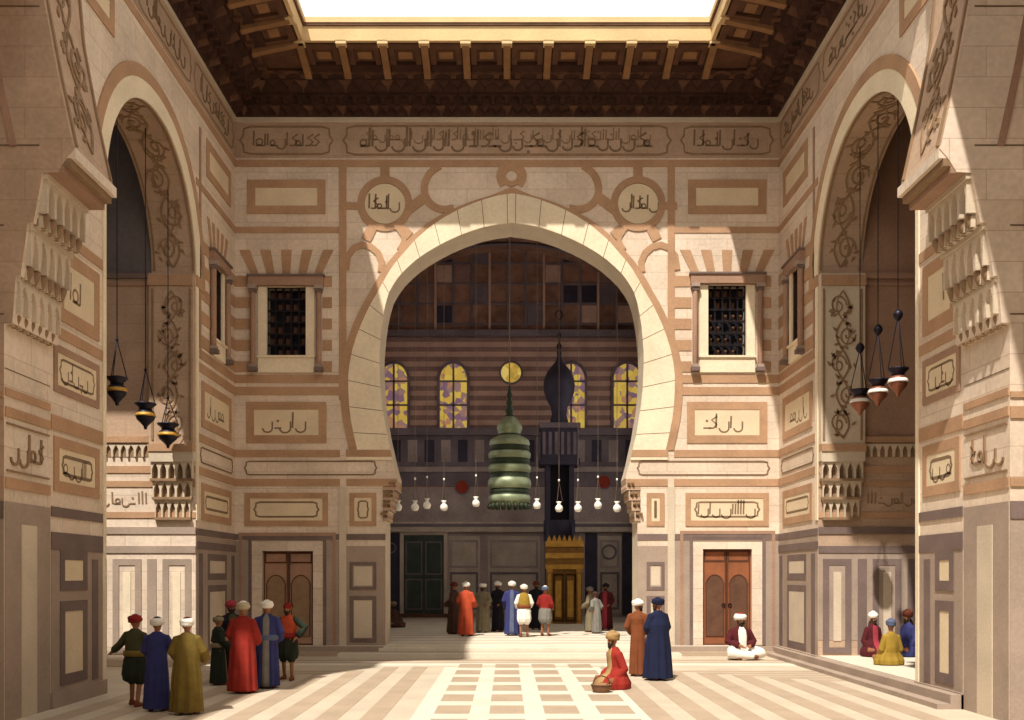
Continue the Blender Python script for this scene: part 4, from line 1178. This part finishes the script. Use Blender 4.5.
def person(label, px, py, rz, H=1.8, z0=0.0, kind='robe', cloth='red', sleeves=None, head='turban', hcol='white', cap='red', beard=True, arms=None, lean=0.0,
           yaw=0.0, under=None, sash=None, legs='white', trousers='dkgreen', width=1.0, hem=.05, group=None, sit=False, vox=.014, extra=None, X=None, D=None, vest=None, slim=1.0):
    d = D or (EYE-z0)*FOC/(py-CY)
    x = xb(px, d) if X is None else X
    ph = PN[0]*1.3; PN[0] += 1
    c = lambda n: 'cloth_'+n
    root = empty('person', (x, d, z0), rz, label, 'person', group)
    sc = H/1.82; root.scale = (sc*slim, sc*slim, sc)
    if not sit:
        hipz, shz, nz, hz = .93, 1.42, 1.5, 1.625
        hip = (0, 0, hipz); ch = (0, lean*.6, 1.25); sh = (0, lean, shz); hc = (0, lean*1.35+.015, hz)
        L = [((-.1, 0, .9), (-.11, .01, .5), (-.11, -.02, .09)), ((.1, 0, .9), (.11, .04, .5), (.12, .03, .09))]
        if extra == 'stride': L = [((-.1, 0, .9), (-.13, .10, .5), (-.15, .12, .09)), ((.1, 0, .9), (.12, -.02, .5), (.15, -.14, .09))]
    else:
        shz, nz, hz = .60, .68, .80
        hip = (0, 0, .12); ch = (0, lean*.6, .4); sh = (0, lean, shz); hc = (0, lean*1.35+.015, hz)
        L = [((-.1, .02, .13), (-.34, .3, .15), (.08, .36, .06)), ((.1, .02, .13), (.34, .3, .15), (-.1, .42, .09))]
    A = arms or (((-.27, .0, shz-.28), (-.2, .2, shz-.42)), ((.27, .0, shz-.28), (.2, .2, shz-.42)))
    # ---- body: one continuous surface
    b = MB(); m = 'skin'
    b.tube([hip, ((hip[0]+ch[0])/2, (hip[1]+ch[1])/2, (hip[2]+ch[2])/2), ch, (sh[0], sh[1], shz-.06)], [.12*min(1, width), .105*min(1, width), .12*min(1, width), .09], m, 12)
    b.tube([(0, sh[1], shz-.02), (0, (sh[1]+hc[1])/2, nz), (hc[0], hc[1]-.01, hz-.06)], [.07, .052, .05], m, 10)
    merge(b, head_shape(b, hc, yaw, .0))
    for (h_, kn, an) in L:
        b.tube([h_, kn, an], [.085, .055, .038], m, 10)
    for i, (el, wr) in enumerate(A):
        s_ = -1 if i == 0 else 1; so_ = (s_*.175, sh[1], shz-.015)
        b.tube([(s_*.1, sh[1], shz-.01), so_, el, wr], [.06, .055, .04, .026], m, 10)
        dv = Vector(wr)-Vector(el); hand(b, wr, dv, -s_)
    voxelise(b, 'body', vox*.85, root, 1)
    for i, (h_, kn, an) in enumerate(L):
        q = MB(); s_ = -1 if i == 0 else 1
        if sit:
            v = (Vector(an)-Vector(kn)).normalized(); q.tube([Vector(an)-v*.02, Vector(an)+v*.1], [.045, .035], 'leather', 8)
        else:
            q.tube([(an[0], an[1]-.05, .04), (an[0], an[1]+.06, .045), (an[0]+s_*.03, an[1]+.17, .032)], [.04, .046, .03], 'leather', 10)
            q.tube([(an[0], an[1]-.02, .045), (an[0], an[1]-.01, .1)], [.045, .045], 'leather', 8)
        q.build('shoe', root)
    # ---- clothes
    def torso(mb, mt, z_lo, zs, amp=.07):
        rings = []
        for (z, rx, ry, f, yy) in zs: rings.append(elring(0, yy, z, rx*(width if z < shz-.15 else 1), ry*(width if z < shz-.15 else 1), f*amp/.07, ph))
        mb.loft(rings, mt)
    def sleeve(mb, mt, r0=.078, r1=.072, r2=.085, part=1.0):
        for i, (el, wr) in enumerate(A):
            s_ = -1 if i == 0 else 1
            e = Vector(el); w = e+(Vector(wr)-e)*part
            mb.tube([(s_*.1, sh[1], shz-.02), (s_*.175, sh[1], shz-.03), e, (e+w)/2, w-(w-e)*.02], [.075, r0, r1, (r1+r2)/2, r2], mt, 12)
    y1, y2 = lean, lean*.6
    if not sit:
        robe_z = [(hem, .27, .25, .09, 0), (.2, .262, .24, .085, 0), (.45, .25, .22, .075, 0), (.75, .235, .2, .055, 0), (1.0, .21, .172, .03, y2*.4), (1.2, .212, .158, .012, y2), (1.34, .212, .14, 0, y1), (1.43, .185, .115, 0, y1), (1.48, .11, .09, 0, y1), (1.51, .075, .075, 0, y1)]
        jac_z = [(.9, .2, .165, .04, 0), (1.05, .19, .15, .02, y2*.5), (1.2, .205, .15, .01, y2), (1.34, .212, .14, 0, y1), (1.43, .185, .115, 0, y1), (1.48, .11, .09, 0, y1), (1.51, .075, .075, 0, y1)]
    else:
        robe_z = [(.01, .40, .34, .04, .12), (.1, .41, .35, .05, .13), (.19, .36, .28, .05, .11), (.26, .25, .2, .05, .05), (.36, .205, .165, .03, y2*.5), (.48, .21, .15, .01, y2), (.55, .205, .13, 0, y1), (.61, .185, .115, 0, y1), (.66, .11, .09, 0, y1), (.69, .075, .075, 0, y1)]
        jac_z = [(.1, .2, .17, .03, 0), (.25, .2, .165, .03, 0), (.36, .2, .16, .02, y2*.5), (.48, .21, .15, .01, y2), (.55, .205, .13, 0, y1), (.61, .185, .115, 0, y1), (.66, .11, .09, 0, y1), (.69, .075, .075, 0, y1)]
    if kind == 'robe':
        q = MB(); torso(q, c(cloth), hem, robe_z, .075)
        sleeve(q, c(cloth), .085, .085, .11, .9)
        voxelise(q, 'robe', vox, root, 1)
    else:
        q = MB(); torso(q, c(cloth), .9, jac_z, .05); sleeve(q, c(sleeves or cloth), .08, .075, .075, .85); 
        if sleeves:
            q = MB(); torso(q, c(cloth), .9, jac_z, .05); voxelise(q, 'jacket', vox, root, 1)
            q = MB(); sleeve(q, c(sleeves), .08, .08, .08, .85)
            for part in ('sleeves',): voxelise(q, part, vox, root, 1)
        else: voxelise(q, 'jacket', vox, root, 1)
        q = MB()
        if not sit:
            q.loft([elring(0, 0, z, rx, ry, f, ph, nf=9) for (z, rx, ry, f) in ((.46, .14, .12, .05), (.5, .22, .19, .08), (.62, .25, .22, .08), (.8, .235, .205, .06), (.95, .2, .17, .04), (1.02, .185, .15, .02))], c(trousers))
            for (h_, kn, an) in L: q.tube([h_, ((h_[0]+kn[0])/2, (h_[1]+kn[1])/2, .7), (kn[0], kn[1], .47)], [.14, .14, .09], c(trousers), 12)
        else:
            for (h_, kn, an) in L: q.tube([h_, ((h_[0]+kn[0])/2, (h_[1]+kn[1])/2, .17), kn, an], [.15, .135, .115, .07], c(trousers), 12)
            q.loft([elring(0, .12, z, rx, ry, .05, ph) for (z, rx, ry) in ((.02, .26, .24), (.1, .28, .26), (.2, .2, .2))], c(trousers))
        voxelise(q, 'trousers', vox, root, 1)
    def partial(name, mt, th0, th1, zs, off=.012, cut0=None, cut1=None):
        rings = []; K = 10
        for (z, rx, ry, f, yy) in zs:
            if cut0 is not None and z < cut0: continue
            if cut1 is not None and z > cut1: continue
            o_, i_ = [], []
            for k in range(K+1):
                a = th0+(th1-th0)*k/K; ff = 1+f*1.5*.075/.07*((1-2*abs(math.sin((7*a+ph)/2)))*.55+math.sin(11*a+ph*1.7)*.45)
                wd = width if z < shz-.15 else 1
                o_.append((((rx*ff*wd+off)*math.cos(a)), yy+(ry*ff*wd+off)*math.sin(a), z)); i_.append(((rx*ff*wd-.02)*math.cos(a), yy+(ry*ff*wd-.02)*math.sin(a), z))
            rings.append(o_+i_[::-1])
        q = MB(); q.loft(rings, mt); q.build(name, root)
    zs_use = robe_z if kind == 'robe' else jac_z
    if under: partial('tunic', c(under), PI*.5-.42, PI*.5+.42, zs_use, .012)
    if vest: partial('back_panel', c(vest), -PI*.5-.3, -PI*.5+.3, zs_use, .012)
    if sash:
        zc = 1.03 if not sit else .36; w_ = width if not sit else 1
        q = MB(); pr = [elring(0, y2*.4, zc+dz, (.205+e)*w_, (.17+e)*w_, .0, ph) for dz, e in ((-.06, .0), (-.045, .022), (0, .03), (.045, .022), (.06, .0))]
        q.loft(pr, c(sash)); q.build('sash', root)
    # ---- head gear, beard
    def hq(*p):
        p = p[0] if len(p) == 1 else p
        return rot_about((hc[0]+p[0], hc[1]+p[1], hc[2]+p[2]), (hc[0], hc[1], hc[2]-.08), yaw)
    if head == 'turban':
        q = MB(hq); q.lathe([(.085, .03), (.088, .08), (.08, .135), (.05, .165), (.01, .175)], (0, -.005, 0), c(cap), 16); q.build('cap', root)
        q = MB()
        for j, (z, r, tr, ti) in enumerate(((.045, .092, .040, .12), (.078, .097, .042, -.16), (.108, .084, .036, .05))):
            pts = [hq(((r)*math.cos(2*PI*k/16), -.008+(r*1.12)*math.sin(2*PI*k/16), z+ti*r*math.sin(2*PI*k/16+j))) for k in range(17)]
            q.tube(pts, tr, c(hcol), 8, capped=False)
        voxelise(q, 'turban', .012, root, 1)
    elif head == 'fez':
        q = MB(hq); q.lathe([(.088, .045), (.086, .07), (.074, .15), (.07, .158), (.01, .16)], (0, -.008, 0), c(hcol), 16); q.build('fez', root)
        q = MB(hq); q.lathe([(.085, .02), (.104, .04), (.1, .07), (.08, .08)], (0, -.006, 0), c(cap), 16); q.build('headband', root)
        q = MB(hq); q.tube([(0, -.01, .165), (.03, -.05, .165), (.05, -.1, .13), (.05, -.115, .06)], .009, c('dark'), 6); q.build('tassel', root)
    elif head == 'hood':
        q = MB(hq); q.ball((0, -.02, .02), (.1, .11, .125), c(hcol), 14, 10); q.tube([(0, -.03, -.04), (0, -.05, -.16)], [.1, .12], c(hcol), 12); q.build('hood', root)
    if beard:
        q = MB(hq); q.ball((0, .062, -.085), (.05, .04, .06), 'hairy', 10, 8); q.tube([(-.03, .09, -.04), (0, .1, -.038), (.03, .09, -.04)], .011, 'hairy', 6)
        for s_ in (-1, 1): q.tube([(s_*.07, .02, 0), (s_*.062, .04, -.06)], [.014, .024], 'hairy', 6)
        voxelise(q, 'beard', .009, root, 1)
    for s_ in (-1, 1):
        q = MB(hq); q.ball((s_*.03, .078, .008), (.013, .009, .008), 'dark', 8, 6); q.build('eye', root)
    return root
G1 = 'men talking at the left of the court'
V = .013
# left foreground trio
person('man in olive jacket, baggy trousers and red turban, one arm held out to the left', 135, 706, -.25, 1.78, kind='jacket', cloth='green', trousers='dkgreen', hcol='fez', cap='fez', beard=False,
       arms=(((-.34, .02, 1.2), (-.56, .10, 1.06)), ((.27, .02, 1.14), (.2, .2, 1.1))), extra='stride', yaw=-.3, vox=V, sash='olive')
person('man seen from behind in long blue robe and white turban, middle of the foreground trio', 157, 711, -.1, 1.76, cloth='blue', cap='navy', beard=False, vox=V, width=.92,
       arms=(((-.25, .02, 1.14), (-.12, .2, 1.0)), ((.27, .05, 1.18), (.30, .22, 1.3))))
person('man seen from behind in wide mustard robe and white turban, nearest figure to the viewer', 187, 714, .25, 1.77, cloth='olive', cap='maroon', beard=False, vox=V, width=1.1,
       arms=(((-.27, .02, 1.14), (-.12, .2, 1.0)), ((.29, .02, 1.16), (.30, .2, 1.0))))
# second group
person('short figure in green and tan robe with brown headscarf, left of the red robe', 218, 685, -.9, 1.6, cloth='dkgreen', hcol='beige', cap='brown', under='beige', beard=False, vox=V, sash='beige', width=.85)
person('man in dark clothes with pink turban, standing behind the man in the long red robe', 231, 681, -2.6, 1.94, cloth='dark', hcol='pink', cap='pink', beard=True, vox=V, width=.85, under='green')
person('man seen from behind in long red robe and white turban', 243, 693, -.1, 1.98, cloth='red', hcol='cream', cap='white', beard=False, vox=V, width=1.08)
person('man in blue coat with a pale grey panel down the back and round white turban', 267, 688, .1, 1.98, cloth='blue', hcol='white', cap='white', beard=False, vox=V, vest='grey', width=.98, sash='bluegrey')
person('man in orange waistcoat, dark baggy trousers and red fez with his elbow out', 288, 680, PI-.2, 1.88, kind='jacket', cloth='orange', sleeves='dkgreen', trousers='dkgreen', head='fez', hcol='fez', cap='fez', beard=True, vox=V,
       arms=(((-.42, -.05, 1.2), (-.26, .1, 1.0)), ((.27, .0, 1.14), (.22, .16, 1.0))), extra='stride', sash='fez')
# pair and seated man right of centre
person('man in rust brown coat and white turban, half hidden behind the man in navy', 638, 676, -.5, 1.94, cloth='rust', cap='white', beard=True, vox=V, yaw=-1.0, width=.8)
person('man in a long navy cloak over dark robe with dark blue turban, standing', 658, 680, .5, 2.0, cloth='navy', hcol='navy', cap='navy', beard=True, vox=V, width=1.22, yaw=.9,
       arms=(((-.26, .04, 1.14), (-.1, .22, 1.12)), ((.27, .02, 1.14), (.22, .16, .98))))
person('man in red robe with tan turban sitting on the paving beside the standing pair', 618, 688, PI*.62, 2.4, sit=True, cloth='red', hcol='tan', cap='tan', beard=True, slim=.85, vox=V, lean=.08, under='tan')
person('man in red jacket, white trousers and white turban sitting cross-legged by the right-hand door', 740, 659, PI+.15, 2.6, sit=True, kind='jacket', cloth='maroon', under='white', trousers='white', hcol='white', cap='red', beard=True, vox=V,
       arms=(((-.28, .04, .36), (-.12, .26, .3)), ((.28, .04, .36), (.12, .26, .3))))
# trio on the step of the right niche
person('man in maroon robe and white turban sitting on the niche floor at the right', 872, 656, PI+.3, 2.3, z0=.305, sit=True, cloth='maroon', under='pink', cap='white', beard=True, slim=.76, vox=V, lean=.03)
person('figure in mustard yellow robe seen from behind, sitting between the maroon and blue robes', 891, 665, .1, 2.15, z0=.305, sit=True, cloth='yellow', hcol='bluegrey', cap='bluegrey', beard=False, slim=.76, vox=V)
person('man in blue robe and russet turban sitting against the edge of the right niche', 908, 656, PI*.6, 2.4, z0=.305, sit=True, cloth='blue', hcol='redbrown', cap='redbrown', beard=True, slim=.76, vox=V)
# crowd in the hall
VB = .019
def hp(label, px, py, rz, H, **k): person(label, px, py, rz, H, z0=.304, vox=VB, **k)
hp('man in dark brown robe at the left end of the row in the hall', 454, 634, 1.2, 1.98, cloth='brown', hcol='redbrown', cap='brown')
hp('man in bright orange robe and white turban in the hall', 466, 636, -.3, 1.99, cloth='orange', cap='white', beard=False)
hp('man in pale beige robe and white turban right of the orange robe', 483, 632.5, PI-.3, 1.93, cloth='beige', cap='grey')
hp('man in charcoal robe and white turban left of the navy robe in the hall', 498, 631.5, 2.6, 1.99, cloth='dark', cap='white', width=.9)
hp('man in blue robe with a light stripe and white turban in the hall', 512, 635.5, .0, 2.01, cloth='blue', vest='bluegrey', cap='white', beard=False)
hp('man in yellow waistcoat, white sleeves and white trousers in the hall', 524, 637, .1, 1.90, kind='jacket', cloth='yellow', sleeves='white', trousers='white', cap='white', beard=False, sash='rust')
hp('man in dark robe and red headdress behind the yellow waistcoat', 536, 629.5, PI, 1.99, cloth='dark', hcol='redbrown', cap='redbrown')
hp('man in red jacket and grey trousers just left of the gilded doorway', 545, 636, -.5, 1.84, kind='jacket', cloth='fez', trousers='grey', cap='white', hcol='bluegrey', beard=False)
hp('figure in dark robe under a pale draped shawl just right of the gilded doorway', 590, 632, 1.1, 1.78, cloth='beige', under='dark', hcol='grey', cap='grey', width=.8)
hp('small stooping figure in grey robe between the shawl and the maroon robe', 597, 633.5, .6, 1.60, cloth='grey', hcol='brown', cap='brown', width=.8, lean=.1)
hp('man in maroon robe and dark turban, rightmost of those in the hall', 606, 630, PI-.4, 1.90, cloth='maroon', hcol='dark', cap='dark', under='pink', width=1.0)
person('dim seated figure in brown robe by the left pier inside the hall', 393, 622, PI+.6, 2.1, z0=.304, sit=True, cloth='brown', hcol='beige', cap='brown', vox=VB, D=42)
# wicker basket by the seated man
bk = empty('basket', (xb(600, 21.6), 21.3, .006), .3, 'small pale woven basket in front of the seated man in red', 'basket')
q = MB(); q.lathe([(.02, 0), (.16, .0), (.2, .08), (.22, .17), (.2, .175), (.18, .08), (.14, .02), (.02, .02)], (0, 0, 0), 'wood_light', 20)
for k in range(5): q.tube([((.172+.012*k)*math.cos(2*PI*j/20), (.172+.012*k)*math.sin(2*PI*j/20), .02+.035*k) for j in range(21)], .011, 'wood_mid', 5, capped=False)
q.build('basket_body', bk)
q = MB(); q.tube([(-.2, 0, .17), (-.15, 0, .3), (0, 0, .35), (.15, 0, .3), (.2, 0, .17)], .014, 'wood_mid', 6); q.build('handle', bk)
#@END@
# ================================================================== LIGHT
wd = bpy.data.worlds.new('world'); S.world = wd; wd.use_nodes = True
bg = wd.node_tree.nodes['Background']; bg.inputs[0].default_value = (*srgb(247, 240, 228), 1); bg.inputs[1].default_value = 1.12
sun = bpy.data.lights.new('sun', 'SUN'); sun.energy = 5.3; sun.angle = math.radians(.8); sun.color = (1, .94, .84)
so = bpy.data.objects.new('sun', sun); COL.objects.link(so)
so.rotation_euler = Vector((.25, .6, -1)).to_track_quat('-Z', 'Y').to_euler()
vs = S.view_settings; vs.view_transform = 'Standard'; vs.look = 'None'; vs.gamma = 1; vs.exposure = .24; vs.use_curve_mapping = False
